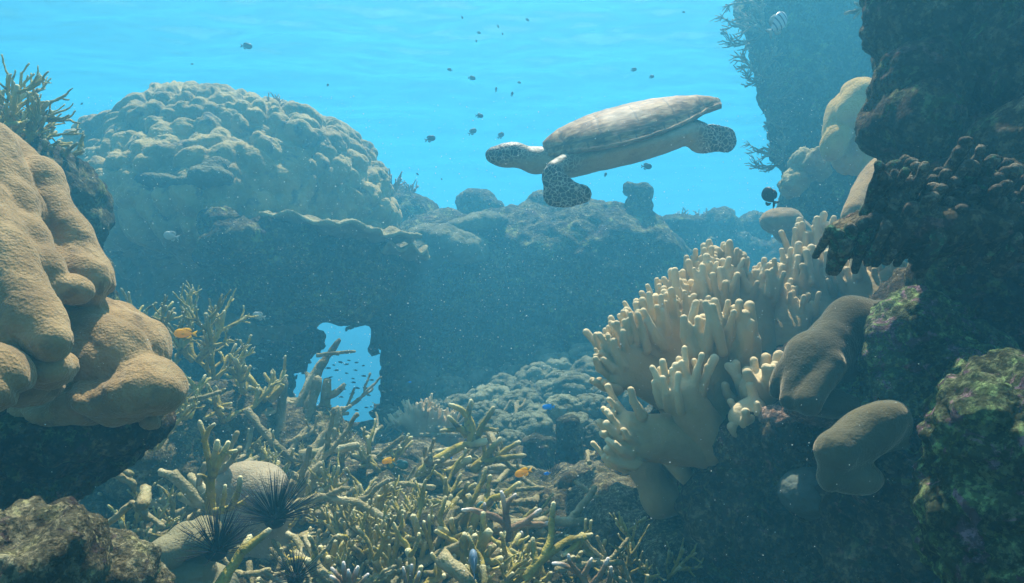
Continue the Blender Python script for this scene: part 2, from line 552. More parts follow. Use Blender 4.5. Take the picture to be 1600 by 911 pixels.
HAZE_DENSITY = 0.080
t_ = NT('water_haze')
pv = t_.n.new('ShaderNodeVolumePrincipled')
pv.inputs['Color'].default_value = (0.11, 0.575, 0.90, 1)
pv.inputs['Density'].default_value = HAZE_DENSITY
pv.inputs['Anisotropy'].default_value = 0.4
pv.inputs['Absorption Color'].default_value = (0, 0, 0, 1)
t_.l.new(pv.outputs[0], t_.out.inputs['Volume'])
M_HAZE = t_.m
lo_, hi_ = (-60, -55, -12.5), (60, 65, 2.85)
Vh = np.array([(x, y, z) for x in (lo_[0], hi_[0]) for y in (lo_[1], hi_[1]) for z in (lo_[2], hi_[2])], np.float32)
Fh = [(0, 1, 3, 2), (4, 6, 7, 5), (0, 4, 5, 1), (2, 3, 7, 6), (0, 2, 6, 4), (1, 5, 7, 3)]
haze = link('haze', mesh_np('haze', Vh, np.array(Fh), smooth=False), M_HAZE)
tag(haze, kind='stuff')

def smooth01(x): 
    x = np.clip(x, 0, 1); return x * x * (3 - 2 * x)
def bump2(x, y, cx, cy, rx, ry):
    return np.exp(-(((x - cx) / rx) ** 2 + ((y - cy) / ry) ** 2))
def floor_base(x, y):
    x = np.asarray(x, float); y = np.asarray(y, float)
    z = -0.86 + 0.0 * (y - 2)
    z = z + 0.20 * bump2(x, y, -1.35, 3.1, 0.7, 0.8)          # heap of staghorn on the left
    z = z - 0.62 * bump2(x, y, -1.35, 5.3, 0.8, 1.2)            # dip before the hole in the reef
    z = z + 0.13 * bump2(x, y, 0.55, 5.6, 1.6, 0.7)
    z = z + 0.14 * bump2(x, y, 0.75, 2.7, 0.40, 0.5)           # rubble slope below the leather coral
    d = np.hypot(x, y - 1.0)
    z = z - 9.5 * smooth01((d - 8.2) / 22.0)
    z = z - 2.2 * smooth01((y - 5.9) / 2.0)
    return z
def floor_z(x, y):
    p = np.column_stack([x, y, 0 * x]).astype(np.float32)
    near = 1 - smooth01((np.hypot(x, y) - 7) / 6)
    f1, f2, i = worley(p * 5.5, 4)
    z = floor_base(x, y) + 0.10 * fbm(p * 1.3, 3, 1) + near * (0.055 * fbm(p * 5, 4, 2) + 0.05 * np.sqrt(np.clip(1 - (f1 / .8) ** 2, 0, 1)) * i)
    return z
def fz(x, y):
    return float(floor_z(np.array([x], float), np.array([y], float))[0])
u_ = np.linspace(-1, 1, 560)
s_ = np.sinh(u_ * 4.4); s_ = s_ / s_.max() * 54
V, F = grid_sheet(s_, s_ + 3.2, floor_z)
ground = link('ground', mesh_np('ground', V, F), M_FLOOR)
tag(ground, kind='structure')

# ------------------------------------------------------------------ far reef wall with the hole through it
def rocky(a=0.06, s=3.0, seed=0, knob=0.03, ks=7.0, hole=False):
    def f(V, N):
        p = V.astype(np.float32)
        d = a * fbm(p * s, 5, seed, 0.55) + knob * domes(p * ks, seed + 3) + a * 0.35 * domes(p * ks * 2.6, seed + 5)
        rg_ = 1 - np.abs(gnoise(p * ks * 0.6, seed + 7)) * 2
        d = d + a * 0.5 * rg_ + a * 0.22 * fbm(p * ks * 3.1, 3, seed + 11)
        if hole:
            c = P(540, 580, 5.8); q = np.hypot((p[:, 0] - c[0]) / 0.62, (p[:, 2] - c[2]) / 0.62)
            d = d * smooth01((q - 0.55) / 0.7)
        return d
    return f
wp = lambda p: 0.15 * np.stack([gnoise(p * 5, 31), 0 * p[:, 0], gnoise(p * 5, 37)], 1) + 0.08 * np.stack([gnoise(p * 13, 41), 0 * p[:, 0], gnoise(p * 13, 43)], 1)
prims = [
    EP(860, 470, 6.0, 190, 135, 0.55, 0.2), EP(700, 450, 6.0, 120, 105, 0.55, 0.2), EP(960, 460, 6.1, 120, 130, 0.6, 0.2),
    EP(800, 600, 6.0, 260, 90, 0.7, 0.2), EP(1040, 560, 6.3, 150, 140, 0.6, 0.2),
    EP(850, 385, 6.1, 130, 52, 0.35, 0.1), EP(760, 395, 6.1, 90, 42, 0.3, 0.1), EP(925, 375, 6.1, 60, 48, 0.3, 0.08),
    EP(870, 335, 6.2, 42, 26, 0.2, 0.06), EP(915, 345, 6.2, 30, 26, 0.2, 0.06), EP(826, 345, 6.1, 12, 22, 0.1, 0.05), EP(790, 355, 6.1, 22, 18, 0.12, 0.05),
    EP(990, 430, 6.0, 34, 50, 0.2, 0.06),
    EP(640, 345, 6.3, 42, 36, 0.3, 0.08), EP(690, 372, 6.2, 60, 28, 0.3, 0.08), EP(605, 330, 6.2, 30, 28, 0.2, 0.06),
    EP(650, 560, 6.1, 70, 150, 0.5, 0.15), EP(590, 440, 5.8, 90, 60, 0.5, 0.15),
    EP(400, 430, 5.5, 190, 130, 0.6, 0.2), EP(260, 520, 5.5, 170, 170, 0.6, 0.2), EP(420, 560, 5.6, 110, 130, 0.5, 0.15), EP(540, 690, 5.9, 130, 22, 0.4, 0.06),
    EP(400, 700, 5.5, 80, 60, 0.4, 0.1),
    EP(572, 700, 5.8, 45, 40, 0.3, 0.06),
    # the hole
    EP(526, 516, 5.8, 34, 28, 2.0, 0.02, 0, True), EP(548, 495, 5.8, 15, 17, 2.0, 0.02, 0, True), EP(492, 512, 5.8, 16, 13, 2.0, 0.02, 0, True),
    EP(532, 570, 5.8, 56, 36, 2.0, 0.02, 0, True), EP(587, 582, 5.8, 21, 42, 2.0, 0.02, 0, True), EP(565, 620, 5.8, 34, 38, 2.0, 0.02, 0, True),
    EP(500, 612, 5.8, 52, 46, 2.0, 0.02, 0, True), EP(535, 650, 5.8, 34, 28, 2.0, 0.02, 0, True), EP(594, 655, 5.8, 18, 9, 2.0, 0.02, 0, True),
    EP(452, 582, 5.8, 20, 14, 2.0, 0.02, 30, True), EP(472, 556, 5.8, 8, 10, 2.0, 0.01, 0, True), EP(600, 508, 5.8, 7, 4, 2.0, 0.01, 0, True), EP(440, 560, 5.8, 9, 6, 2.0, 0.01, 0, True), EP(589, 525, 5.8, 9, 7, 2.0, 0.01, 0, True), EP(466, 608, 5.8, 26, 22, 2.0, 0.02, 0, True),
]
wall = sdf_obj('reef_wall', prims, 0.026, M_REEF, rocky(0.05, 3.2, 5, 0.05, 5.0, True), warp=(wp, 0.3))
tag(wall, 'long dark shaded reef wall with a ragged hole showing bright blue water', 'reef')

o = sdf_obj('stone_pillar', [CP(P(996, 400, 5.95), P(997, 322, 5.95), M_(22, 6), M_(18, 6), 0.04), EP(1002, 300, 5.95, 17, 11, 0.10, 0.02), EP(984, 296, 5.95, 7, 9, 0.06, 0.02), EP(1006, 345, 5.95, 15, 14, .08, .03), EP(985, 375, 5.95, 14, 14, .08, .03)],
            0.012, M_REEF, rocky(0.018, 9, 35, 0.014, 16))
tag(o, 'upright block-shaped stone pillar standing on the reef wall below the turtle', 'rock')
# knobbly dome coral on the left
def knobby(scale, amp, seed, stretch=(1, 1, .8), small=0.3):
    def f(V, N):
        p = (V * np.array(stretch)).astype(np.float32)
        w = p + 0.18 * np.stack([gnoise(p * 2.2, 1), gnoise(p * 2.2, 2), gnoise(p * 2.2, 3)], 1)
        return amp * domes(w * scale, seed, 0.40) + amp * small * domes(w * scale * 2.3, seed + 9, .45) + amp * 0.8 * fbm(p * 1.6, 3, seed)
    return f
prims = [EP(365, 345, 5.0, 222, 178, 0.90, 0.25), EP(300, 240, 5.0, 122, 74, 0.6, 0.2), EP(440, 250, 5.0, 100, 68, 0.6, 0.2),
         EP(520, 330, 5.0, 68, 112, 0.6, 0.2, -18), EP(190, 300, 5.0, 62, 92, 0.55, 0.2), EP(160, 385, 5.0, 50, 80, 0.5, 0.15),
         EP(300, 168, 5.05, 28, 16, 0.2, 0.05), EP(345, 345, 4.80, 180, 100, 0.85, 0.2),
         EP(310, 480, 4.3, 250, 110, 0.62, 0.12, 0, True)]
dome = sdf_obj('dome_coral', prims, 0.0145, M_PORITES, knobby(8.3, 0.088, 3))
tag(dome, 'huge olive dome of knobbly coral rising on the left behind the tan lobed coral', 'coral')

# plate ledge under the dome: a table coral whose bright rim faces us
def plate(name, cx, cy, d, rx, ry_m, thick, mat, seed, tilt=0.0, wob=0.12, edge=0.03, cup=0.0, parent=None):
    rg = random.Random(seed); n, m = 96, 26
    V, F, A = [], [], []
    c = P(cx, cy, d); rx = M_(rx, d)
    ph = [rg.random() * 6.28 for _ in range(6)]
    def rim(a):
        return 1 + wob * (math.sin(3 * a + ph[0]) * .5 + math.sin(5 * a + ph[1]) * .35 + math.sin(9 * a + ph[2]) * .25 + math.sin(17 * a + ph[3]) * .15 + math.sin(31 * a + ph[4]) * .10)
    for side in (0, 1):
        for i in range(m + 1):
            r = i / m
            for j in range(n):
                a = 2 * math.pi * j / n
                q = r * rim(a)
                x, y = q * rx * math.cos(a), q * ry_m * math.sin(a)
                z = cup * r ** 2 + edge * math.sin(7 * a + ph[5]) * r ** 3 + 0.02 * math.sin(x * 30) * math.sin(y * 27)
                if side: z -= thick * (1 - 0.75 * r ** 3) + 0.0
                V.append((x, y, z + x * math.tan(R(tilt)))); A.append(max(0, (r - 0.9) / 0.1))
    o = (m + 1) * n
    for side in (0, 1):
        for i in range(m):
            for j in range(n):
                a, b = side * o + i * n + j, side * o + i * n + (j + 1) % n
                q = (a, b, b + n, a + n)
                F.append(q[::-1] if not side else q)
    for j in range(n):
        a, b = m * n + j, m * n + (j + 1) % n
        F.append((a, b, b + o, a + o)[::-1])
    V = np.array(V, np.float32); F = np.array(F)
    V = displace(V, F, lambda v, N: 0.012 * fbm(v * 14, 3, seed))
    return link(name, mesh_np(name, V, F, attrs={'tip': A}), mat, parent, c)
M_PLATE = mat_coral('plate_coral', (0.14, 0.12, 0.06), (0.22, 0.19, 0.09), (0.27, 0.24, 0.12), 8.0, 70, 0.01, tip=(0.42, 0.40, 0.22), tipmix=0.9)
o = plate('plate_coral', 525, 352, 4.2, 112, 0.40, 0.07, M_PLATE, 4, tilt=-7, edge=0.022, wob=.2)
tag(o, 'broad flat plate coral with a bright ragged rim jutting under the dome coral', 'coral')
o = sdf_obj('reef_boulder', [EP(520, 430, 4.5, 90, 66, 0.32, 0.1), EP(430, 430, 4.5, 80, 66, 0.35, 0.1), EP(590, 420, 4.6, 50, 36, 0.3, 0.1), EP(490, 385, 4.4, 110, 22, 0.3, .1)], 0.018, M_REEF, rocky(0.04, 4, 8, 0.03, 8))
tag(o, 'dark shaded block of reef under the plate coral', 'rock')
o = plate('plate_coral', 628, 388, 4.4, 40, 0.22, 0.06, M_PLATE, 14, tilt=-5, edge=0.03)
tag(o, 'small crusty plate coral at the right end of the long plate rim', 'coral')
o = sdf_obj('reef_boulder', [EP(345, 348, 3.85, 26, 14, 0.10, 0.05), EP(368, 375, 3.8, 48, 22, 0.14, 0.08), EP(345, 400, 3.8, 30, 12, 0.1, 0.05), EP(430, 370, 3.95, 50, 20, 0.15, 0.06), EP(420, 400, 4.1, 80, 22, 0.2, 0.06)], 0.010, M_REEF, rocky(0.035, 7, 12, 0.035, 13))
tag(o, 'lumpy greenish boulder left of the long plate rim, in front of the dome coral', 'rock')
o = sdf_obj('reef_boulder', [EP(250, 286, 4.0, 30, 8, 0.12, 0.05), EP(330, 276, 3.95, 26, 12, 0.12, 0.05), EP(340, 262, 4.0, 14, 10, 0.1, 0.04), EP(290, 290, 4.05, 45, 8, 0.2, .05)], 0.012, M_CAUL, rocky(0.014, 7, 2, 0.02, 14))
tag(o, 'pale crusty ledge on the shaded front of the dome coral', 'rock')
o = sdf_obj('reef_boulder', [EP(745, 318, 6.6, 26, 20, 0.2, 0.05), EP(765, 328, 6.6, 18, 12, 0.2, 0.05), EP(735, 335, 6.6, 14, 18, 0.2, 0.05)], 0.014, M_REEF, rocky(0.03, 5, 22, 0.02, 12))
tag(o, 'rounded boulder standing up on the reef wall just left of the turtle', 'rock')
# crusted shelf with yellow-green top right of the dome
o = sdf_obj('reef_boulder', [EP(700, 382, 5.5, 60, 22, 0.3, 0.08, 15), EP(745, 352, 5.7, 45, 12, 0.2, 0.06, -10), EP(650, 400, 5.4, 40, 20, 0.25, 0.06)], 0.014, M_CAUL, rocky(0.03, 5, 23, 0.03, 10))
tag(o, 'yellowish crusted shelf on the reef wall between the dome coral and the turtle', 'rock')

# mid reef on the right, beyond the leather coral
prims = [EP(1110, 440, 7.4, 95, 60, 0.6, 0.15), EP(1060, 390, 7.2, 28, 50, 0.25, 0.06), EP(1060, 352, 7.0, 34, 9, 0.25, 0.03), EP(1075, 375, 7.1, 26, 18, 0.2, 0.05),
         EP(1125, 356, 7.2, 26, 24, 0.22, 0.05), EP(1128, 385, 7.2, 34, 30, 0.3, 0.06), EP(1150, 400, 7.3, 60, 30, 0.4, 0.1), EP(1177, 358, 7.3, 18, 24, 0.2, 0.04),
         EP(1030, 400, 7.0, 22, 20, 0.3, 0.08), EP(1210, 425, 7.2, 70, 34, 0.5, 0.1), EP(1226, 398, 7.0, 24, 20, 0.2, 0.04), EP(1260, 410, 7.2, 60, 50, .5, .1),
         EP(1130, 350, 7.2, 18, 7, 0.15, 0.02), EP(1100, 352, 7.3, 10, 4, 0.1, 0.02)]
o = sdf_obj('reef_outcrop', prims, 0.022, M_REEF, rocky(0.035, 6.0, 51, 0.04, 11))
tag(o, 'ragged sunlit reef outcrop behind the leather coral, right of the stone pillar', 'reef')
M_CRUST = mat_rock('crusty_rock', [(0.04, 0.03, 0.02), (0.15, 0.13, 0.07), (0.38, 0.35, 0.20), (0.62, 0.60, 0.42)], 16.0, 0.012, patch=(0.40, 0.38, 0.18), patch2=(0.12, 0.08, 0.07))
# ------------------------------------------------------------------ near lobed coral on the left
k_ = 0.024
prims = [
    EP(-90, 470, 1.45, 190, 230, 0.22, 0.05), EP(20, 430, 1.42, 95, 190, 0.16, 0.05, -12), EP(60, 560, 1.38, 110, 80, 0.16, 0.05),
    CP(P(-10, 225, 1.42), P(52, 290, 1.38), M_(30, 1.4), M_(36, 1.4), 0.03), CP(P(52, 290, 1.38), P(100, 385, 1.33), M_(36, 1.4), M_(34, 1.35), 0.03),
    CP(P(100, 385, 1.33), P(140, 440, 1.28), M_(34, 1.35), M_(33, 1.3), 0.03),
    CP(P(-30, 235, 1.30), P(10, 330, 1.26), M_(42, 1.3), M_(40, 1.26), k_), CP(P(10, 330, 1.26), P(62, 425, 1.20), M_(38, 1.26), M_(27, 1.2), 0.025),
    CP(P(62, 425, 1.20), P(76, 452, 1.19), M_(27, 1.2), M_(24, 1.19), 0.02),
    EP(112, 452, 1.22, 24, 18, 0.03, 0.012, 25), EP(35, 375, 1.22, 30, 40, 0.04, 0.012, -25),
    CP(P(-40, 320, 1.18), P(5, 400, 1.14), M_(46, 1.16), M_(34, 1.14), k_), CP(P(5, 400, 1.14), P(56, 500, 1.08), M_(36, 1.14), M_(26, 1.08), 0.02),
    CP(P(56, 500, 1.08), P(80, 535, 1.05), M_(26, 1.08), M_(20, 1.05), 0.02),
    EP(20, 530, 1.10, 56, 62, 0.07, 0.02, -20), EP(85, 575, 1.10, 24, 26, 0.04, 0.012, 20), EP(40, 600, 1.12, 50, 26, 0.05, 0.015, 10),
    EP(-25, 590, 0.98, 52, 44, 0.06, 0.012, 30),
    EP(150, 535, 1.34, 84, 62, 0.12, 0.04, 30), EP(188, 560, 1.30, 58, 60, 0.10, 0.05, 35), EP(172, 622, 1.25, 84, 28, 0.09, 0.02, -4), EP(238, 603, 1.23, 42, 34, 0.07, 0.05, 32),
    EP(140, 592, 1.10, 70, 7, 0.05, 0.02, -14, True), EP(130, 640, 1.26, 100, 18, 0.08, 0.014, 3), EP(240, 655, 1.28, 14, 16, 0.03, 0.008),
    EP(95, 300, 1.30, 9, 8, 0.012, 0.01, 0, True), EP(150, 560, 1.13, 28, 15, 0.05, 0.015, 20, True),
]
def near_disp(V, N):
    fl_ = np.stack([V[:, 0] * .8 + V[:, 2] * .6, V[:, 1], -V[:, 0] * .6 + V[:, 2] * .8], 1) * np.array([1.4, 1, .35])
    p = V.astype(np.float32)
    gr = np.clip(1 - np.abs(gnoise((fl_ * np.array([6.5, 6.5, 2.0])).astype(np.float32), 12)) * 6, 0, 1)
    w1, _, _ = worley(p * 10, 33)
    return -0.011 * gr + 0.005 * domes((fl_ * 19).astype(np.float32), 17, .5) - 0.006 * np.clip(1 - w1 / 0.13, 0, 1) + 0.007 * fbm(p * 9, 4, 4) + 0.010 * domes((fl_ * 10).astype(np.float32), 6, .5) + 0.003 * domes((fl_ * 30).astype(np.float32), 7, .5) + 0.0008 * gnoise(p * 160, 8)
o = sdf_obj('lobed_coral', prims, 0.0052, M_NEARCORAL, near_disp)
tag(o, 'large tan lobed coral with drooping smooth folds filling the left edge', 'coral')
prims = [EP(40, 690, 1.32, 190, 50, 0.14, 0.04, -8), EP(-20, 760, 1.30, 120, 60, 0.14, 0.04), EP(200, 672, 1.40, 50, 22, 0.1, 0.03, -10), EP(90, 720, 1.40, 120, 34, 0.12, 0.04, -15)]
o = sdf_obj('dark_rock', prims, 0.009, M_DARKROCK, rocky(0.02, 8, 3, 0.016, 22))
tag(o, 'dark purplish rock in shadow under the tan lobed coral', 'rock')
prims = [EP(30, 867, 0.80, 66, 46, 0.08, 0.03, 30), EP(-10, 922, 0.77, 86, 66, 0.10, 0.03), EP(70, 892, 0.78, 26, 28, 0.04, 0.03), EP(10, 1002, 0.82, 150, 60, .12, .04)]
o = sdf_obj('crusted_rock', prims, 0.0055, M_CRUST, rocky(0.024, 13, 13, 0.010, 40))
tag(o, 'rough sunlit crusty rock in the bottom left corner', 'rock')
prims = [EP(172, 890, 0.94, 30, 26, 0.05, 0.02), EP(140, 922, 0.92, 66, 32, 0.07, 0.03, -20), EP(192, 939, 0.96, 28, 44, 0.06, 0.02), EP(120, 979, 0.94, 110, 40, .1, .04)]
o = sdf_obj('crusted_rock', prims, 0.0055, M_CRUST, rocky(0.018, 14, 19, 0.008, 44))
tag(o, 'brown hump of crusty rock beside the bottom left corner rock', 'rock')
prims = [EP(300, 842, 1.55, 36, 24, 0.05, 0.008, 10), EP(262, 862, 1.52, 38, 26, 0.05, 0.008, -20), EP(318, 830, 1.6, 26, 22, 0.05, 0.006), EP(285, 890, 1.57, 52, 26, 0.06, 0.01), EP(290, 915, 1.6, 75, 30, .1, .02), EP(300, 960, 1.6, 90, 60, .1, .02)]
o = sdf_obj('round_coral', prims, 0.005, M_OLIVEROUND, lambda V, N: 0.004 * fbm(V * 12, 3, 4))
tag(o, 'pale lobed round coral at the bottom left, left of the lower black urchin', 'coral')
prims = [EP(392, 762, 2.15, 58, 42, 0.10, 0.02), EP(362, 760, 2.12, 34, 32, 0.08, 0.014), EP(415, 775, 2.1, 34, 40, 0.07, 0.014), EP(395, 810, 2.15, 60, 40, 0.12, 0.03), EP(395, 860, 2.15, 60, 50, 0.12, 0.03)]
o = sdf_obj('round_coral', prims, 0.006, M_PALEROUND, lambda V, N: 0.006 * fbm(V * 7, 3, 9))
tag(o, 'pale smooth round coral behind the upper black urchin', 'coral')

# ------------------------------------------------------------------ tower of reef on the right, top
prims = [EP(1316, 60, 4.7, 118, 110, 0.4, 0.12), EP(1306, 10, 4.7, 120, 60, 0.4, 0.15), EP(1266, 130, 4.6, 62, 110, 0.3, 0.1), EP(1231, 60, 4.6, 36, 90, 0.3, 0.08),
         EP(1306, 240, 4.5, 70, 80, 0.35, 0.1), EP(1251, 215, 4.5, 26, 60, 0.2, 0.06), EP(1326, 320, 4.4, 90, 70, 0.4, 0.1), EP(1278, 320, 4.3, 26, 60, 0.25, 0.06), EP(1211, 10, 4.6, 40, 40, .3, .08),
         EP(1346, 420, 4.2, 100, 60, 0.4, 0.1), EP(1259, 400, 4.2, 22, 40, 0.2, 0.05), EP(1346, 560, 4.2, 130, 130, 0.4, 0.1)]
o = sdf_obj('reef_tower', prims, 0.020, M_REEF, rocky(0.04, 5, 61, 0.04, 9))
tag(o, 'tall shadowy reef tower at upper right with branching corals on its left edge', 'reef')
prims = [EP(1325, 175, 3.3, 24, 40, 0.10, 0.04, 15), EP(1306, 215, 3.3, 12, 32, 0.08, 0.04, 15), EP(1348, 155, 3.3, 30, 26, 0.10, 0.04), EP(1332, 225, 3.4, 28, 44, .10, .04)]
o = sdf_obj('lobed_coral', prims, 0.009, M_YELLOWLOBE, knobby(9, 0.03, 8, small=0.3))
tag(o, 'yellow-brown lobed coral sunlit on the reef tower beside the dark overhang', 'coral')
prims = [EP(1262, 258, 3.7, 20, 14, 0.1, 0.03, 30), EP(1242, 282, 3.7, 12, 18, 0.08, 0.03, 30), EP(1278, 254, 3.75, 12, 8, .08, .02)]
o = sdf_obj('crusted_coral', prims, 0.008, M_PLATE, rocky(0.03, 12, 3, 0.02, 24))
tag(o, 'small pale-edged crust coral low on the left edge of the reef tower', 'coral')
prims = [EP(1222, 346, 3.5, 30, 22, 0.11, 0.02), EP(1240, 362, 3.55, 30, 20, 0.11, 0.02), EP(1205, 343, 3.5, 12, 10, .05, .02)]
o = sdf_obj('round_coral', prims, 0.008, M_NEARCORAL, lambda V, N: 0.012 * fbm(V * 8, 4, 4))
tag(o, 'round brown coral head under the black fish at the foot of the tower', 'coral')
prims = [CP(P(1385, 275, 2.3), P(1340, 335, 2.2), M_(34, 2.3), M_(26, 2.2), 0.05), EP(1375, 335, 2.3, 50, 46, 0.1, 0.05), EP(1410, 300, 2.4, 56, 62, .12, .05)]
o = sdf_obj('lobed_coral', prims, 0.007, M_NEARCORAL, lambda V, N: 0.008 * fbm(V * 9, 3, 14))
tag(o, 'smooth tan lobe of coral squeezed between the overhang and the knobbly coral', 'coral')

# ------------------------------------------------------------------ dark rocks filling the right side
prims = [EP(1484, 60, 1.55, 92, 130, 0.16, 0.03), EP(1439, 150, 1.45, 60, 62, 0.10, 0.03, 20), EP(1416, 195, 1.42, 46, 40, 0.09, 0.02), EP(1504, 190, 1.50, 80, 62, 0.12, 0.03),
         EP(1444, 10, 1.50, 50, 80, 0.12, 0.03), EP(1524, -60, 1.50, 140, 100, 0.2, 0.05), EP(1564, 130, 1.60, 100, 130, 0.16, 0.05), EP(1454, 235, 1.50, 46, 26, 0.08, 0.02), EP(1560, 250, 1.62, 80, 50, 0.1, .03), EP(1520, 290, 1.70, 60, 40, .1, .03)]
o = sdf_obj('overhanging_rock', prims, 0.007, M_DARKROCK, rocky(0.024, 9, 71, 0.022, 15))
tag(o, 'dark mossy overhanging rock with a rounded lower lip at the upper right', 'rock')
prims = [EP(1595, 60, 1.36, 56, 106, 0.1, 0.03, 20), EP(1620, 0, 1.36, 90, 90, 0.12, 0.03), EP(1605, 125, 1.34, 66, 36, 0.07, 0.03, -10)]
o = sdf_obj('overhanging_rock', prims, 0.006, M_DARKROCK, rocky(0.022, 10, 75, 0.018, 18))
tag(o, 'nearer dark bulging rock in the top right corner', 'rock')
prims = [EP(1650, 330, 1.75, 150, 130, 0.16, 0.04), EP(1560, 500, 1.75, 180, 80, 0.16, 0.05), EP(1680, 200, 1.8, 160, 160, 0.2, 0.05), EP(1600, 640, 1.9, 170, 110, .2, .05), EP(1545, 440, 1.55, 90, 44, 0.12, 0.04), EP(1520, 520, 1.62, 70, 40, 0.10, 0.04)]
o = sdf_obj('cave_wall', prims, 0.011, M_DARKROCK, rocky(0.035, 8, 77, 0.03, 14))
tag(o, 'almost black recess of rock between the knobbly coral and the green crusted rock', 'rock')

# knobbly dark coral shelf: blunt stubby branches on a rock shelf
rg = random.Random(21)
prims = [EP(1488, 359, 1.16, 170, 24, 0.12, 0.03, -3), EP(1408, 364, 1.14, 95, 20, 0.09, 0.02), EP(1568, 324, 1.18, 90, 60, 0.12, 0.03), EP(1448, 334, 1.18, 60, 30, 0.10, 0.02), EP(1598, 234, 1.21, 60, 60, .1, .03)]
shelf = sdf_obj('coral_shelf', prims, 0.0075, M_DARKROCK, rocky(0.012, 14, 83, 0.016, 26))
tag(shelf, 'dark ragged shelf of dead coral covered in blunt knobs, above the leather coral', 'coral')
M_KNOB = mat_rock('dark_knobbly_coral', [(0.04, 0.035, 0.025), (0.12, 0.10, 0.07), (0.26, 0.22, 0.15), (0.50, 0.46, 0.34)], 14.0, 0.008, patch=(0.14, 0.28, 0.15))
kp = [(1383, 283), (1400, 275), (1418, 288), (1440, 268), (1392, 306), (1378, 318), (1412, 310), (1395, 330), (1500, 238), (1512, 222), (1533, 235), (1478, 272), (1492, 286), (1520, 262), (1548, 250),
      (1345, 350), (1360, 345), (1330, 362), (1310, 368), (1298, 360), (1350, 372), (1322, 384), (1375, 345), (1462, 300), (1455, 320), (1484, 318), (1500, 345), (1470, 350), (1520, 300), (1540, 285)]
for i in range(75):
    kp.append((rg.uniform(1370, 1610), rg.uniform(250, 378)))
for i, (px, py) in enumerate(kp):
    if px > 1430 and py < 240 + (1600 - px) * 0.2 - 60: continue
    d = rg.uniform(1.02, 1.12) if i >= 30 else 1.06
    c = P(px, py, d); r = M_(rg.uniform(7, 12), d)
    b = c + np.array([rg.uniform(-.01, .012), 0.05, -0.035 - rg.random() * .02])
    V, F = sdf_mesh([CP(b, c, r * 0.8, r, 0.01), E(c + np.array([rg.uniform(-1, 1) * r, 0, rg.uniform(0, 1) * r]), (r * .75,) * 3, 0.008)], 0.004)
    V = displace(V, F, lambda v, N: 0.0022 * fbm(v * 50, 3, i))
    kn = link('knob', mesh_np('knob', V - P(1480, 375, 1.16), F), M_KNOB, shelf)
    kn.matrix_parent_inverse.identity()
    kn.location = P(1480, 375, 1.16) - np.array(shelf.location)

prims = [EP(1570, 765, 0.86, 88, 140, 0.10, 0.03, 12), EP(1615, 650, 0.86, 84, 60, 0.09, 0.03, -20), EP(1540, 660, 0.86, 42, 50, 0.07, 0.03, 20), EP(1512, 695, 0.88, 28, 42, 0.06, 0.03), EP(1610, 900, 0.83, 84, 84, 0.10, 0.03), EP(1550, 850, 0.86, 40, 64, .07, .03, 25)]
o = sdf_obj('green_rock', prims, 0.0045, M_GREENROCK, rocky(0.020, 11, 91, 0.018, 26))
tag(o, 'rock crusted in bright green and mauve growth in the lower right corner', 'rock')
prims = [EP(1430, 510, 1.50, 56, 36, 0.08, 0.02, -25), EP(1470, 560, 1.5, 75, 46, 0.1, 0.03), EP(1410, 560, 1.55, 56, 50, 0.09, 0.02), EP(1450, 620, 1.5, 90, 50, 0.1, 0.03), EP(1390, 640, 1.55, 60, 40, .1, .03)]
o = sdf_obj('green_rock', prims, 0.0065, M_GREENROCK, rocky(0.024, 10, 95, 0.022, 20))
tag(o, 'small rock flecked with green crust between the two brown lobed corals and the cave', 'rock')
prims = [EP(1290, 800, 1.95, 200, 150, 0.26, 0.06), EP(1420, 800, 1.6, 130, 140, 0.2, 0.05, 25), EP(1215, 770, 2.12, 80, 105, 0.20, 0.06), EP(1190, 870, 2.1, 66, 90, 0.20, 0.05), EP(1290, 680, 1.85, 120, 46, 0.2, 0.04), EP(1450, 730, 1.5, 90, 90, 0.14, 0.04), EP(1210, 670, 2.0, 70, 50, 0.2, 0.05), EP(1500, 950, 1.6, 200, 100, .25, .05), EP(1130, 640, 2.25, 90, 90, 0.15, 0.05),
         EP(1330, 620, 2.1, 120, 80, .2, .06), EP(1510, 490, 2.2, 60, 60, .18, .06), EP(1330, 560, 2.5, 110, 60, .16, .06), EP(1150, 745, 1.93, 40, 44, .10, .04), EP(1140, 800, 2.02, 30, 60, .10, .05), EP(1180, 700, 1.86, 36, 34, .08, .03)]
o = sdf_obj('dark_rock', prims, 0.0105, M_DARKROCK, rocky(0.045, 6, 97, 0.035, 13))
tag(o, 'big dark rock in deep shadow carrying the leather coral and brown lobed corals', 'rock')
prims = [EP(1300, 645, 1.62, 70, 14, 0.06, 0.02, 5), EP(1225, 655, 1.72, 30, 16, 0.05, 0.02), EP(1255, 650, 1.7, 40, 12, .05, .02)]
o = sdf_obj('rubble_crust', prims, 0.005, mat_rock('pink_crust', [(0.12, 0.07, 0.05), (0.28, 0.17, 0.12), (0.5, 0.36, 0.27), (0.62, 0.48, 0.38)], 14.0, 0.006), rocky(0.008, 18, 98, 0.010, 40))
tag(o, 'strip of sunlit pinkish crust just below the larger brown lobed coral', 'rock')

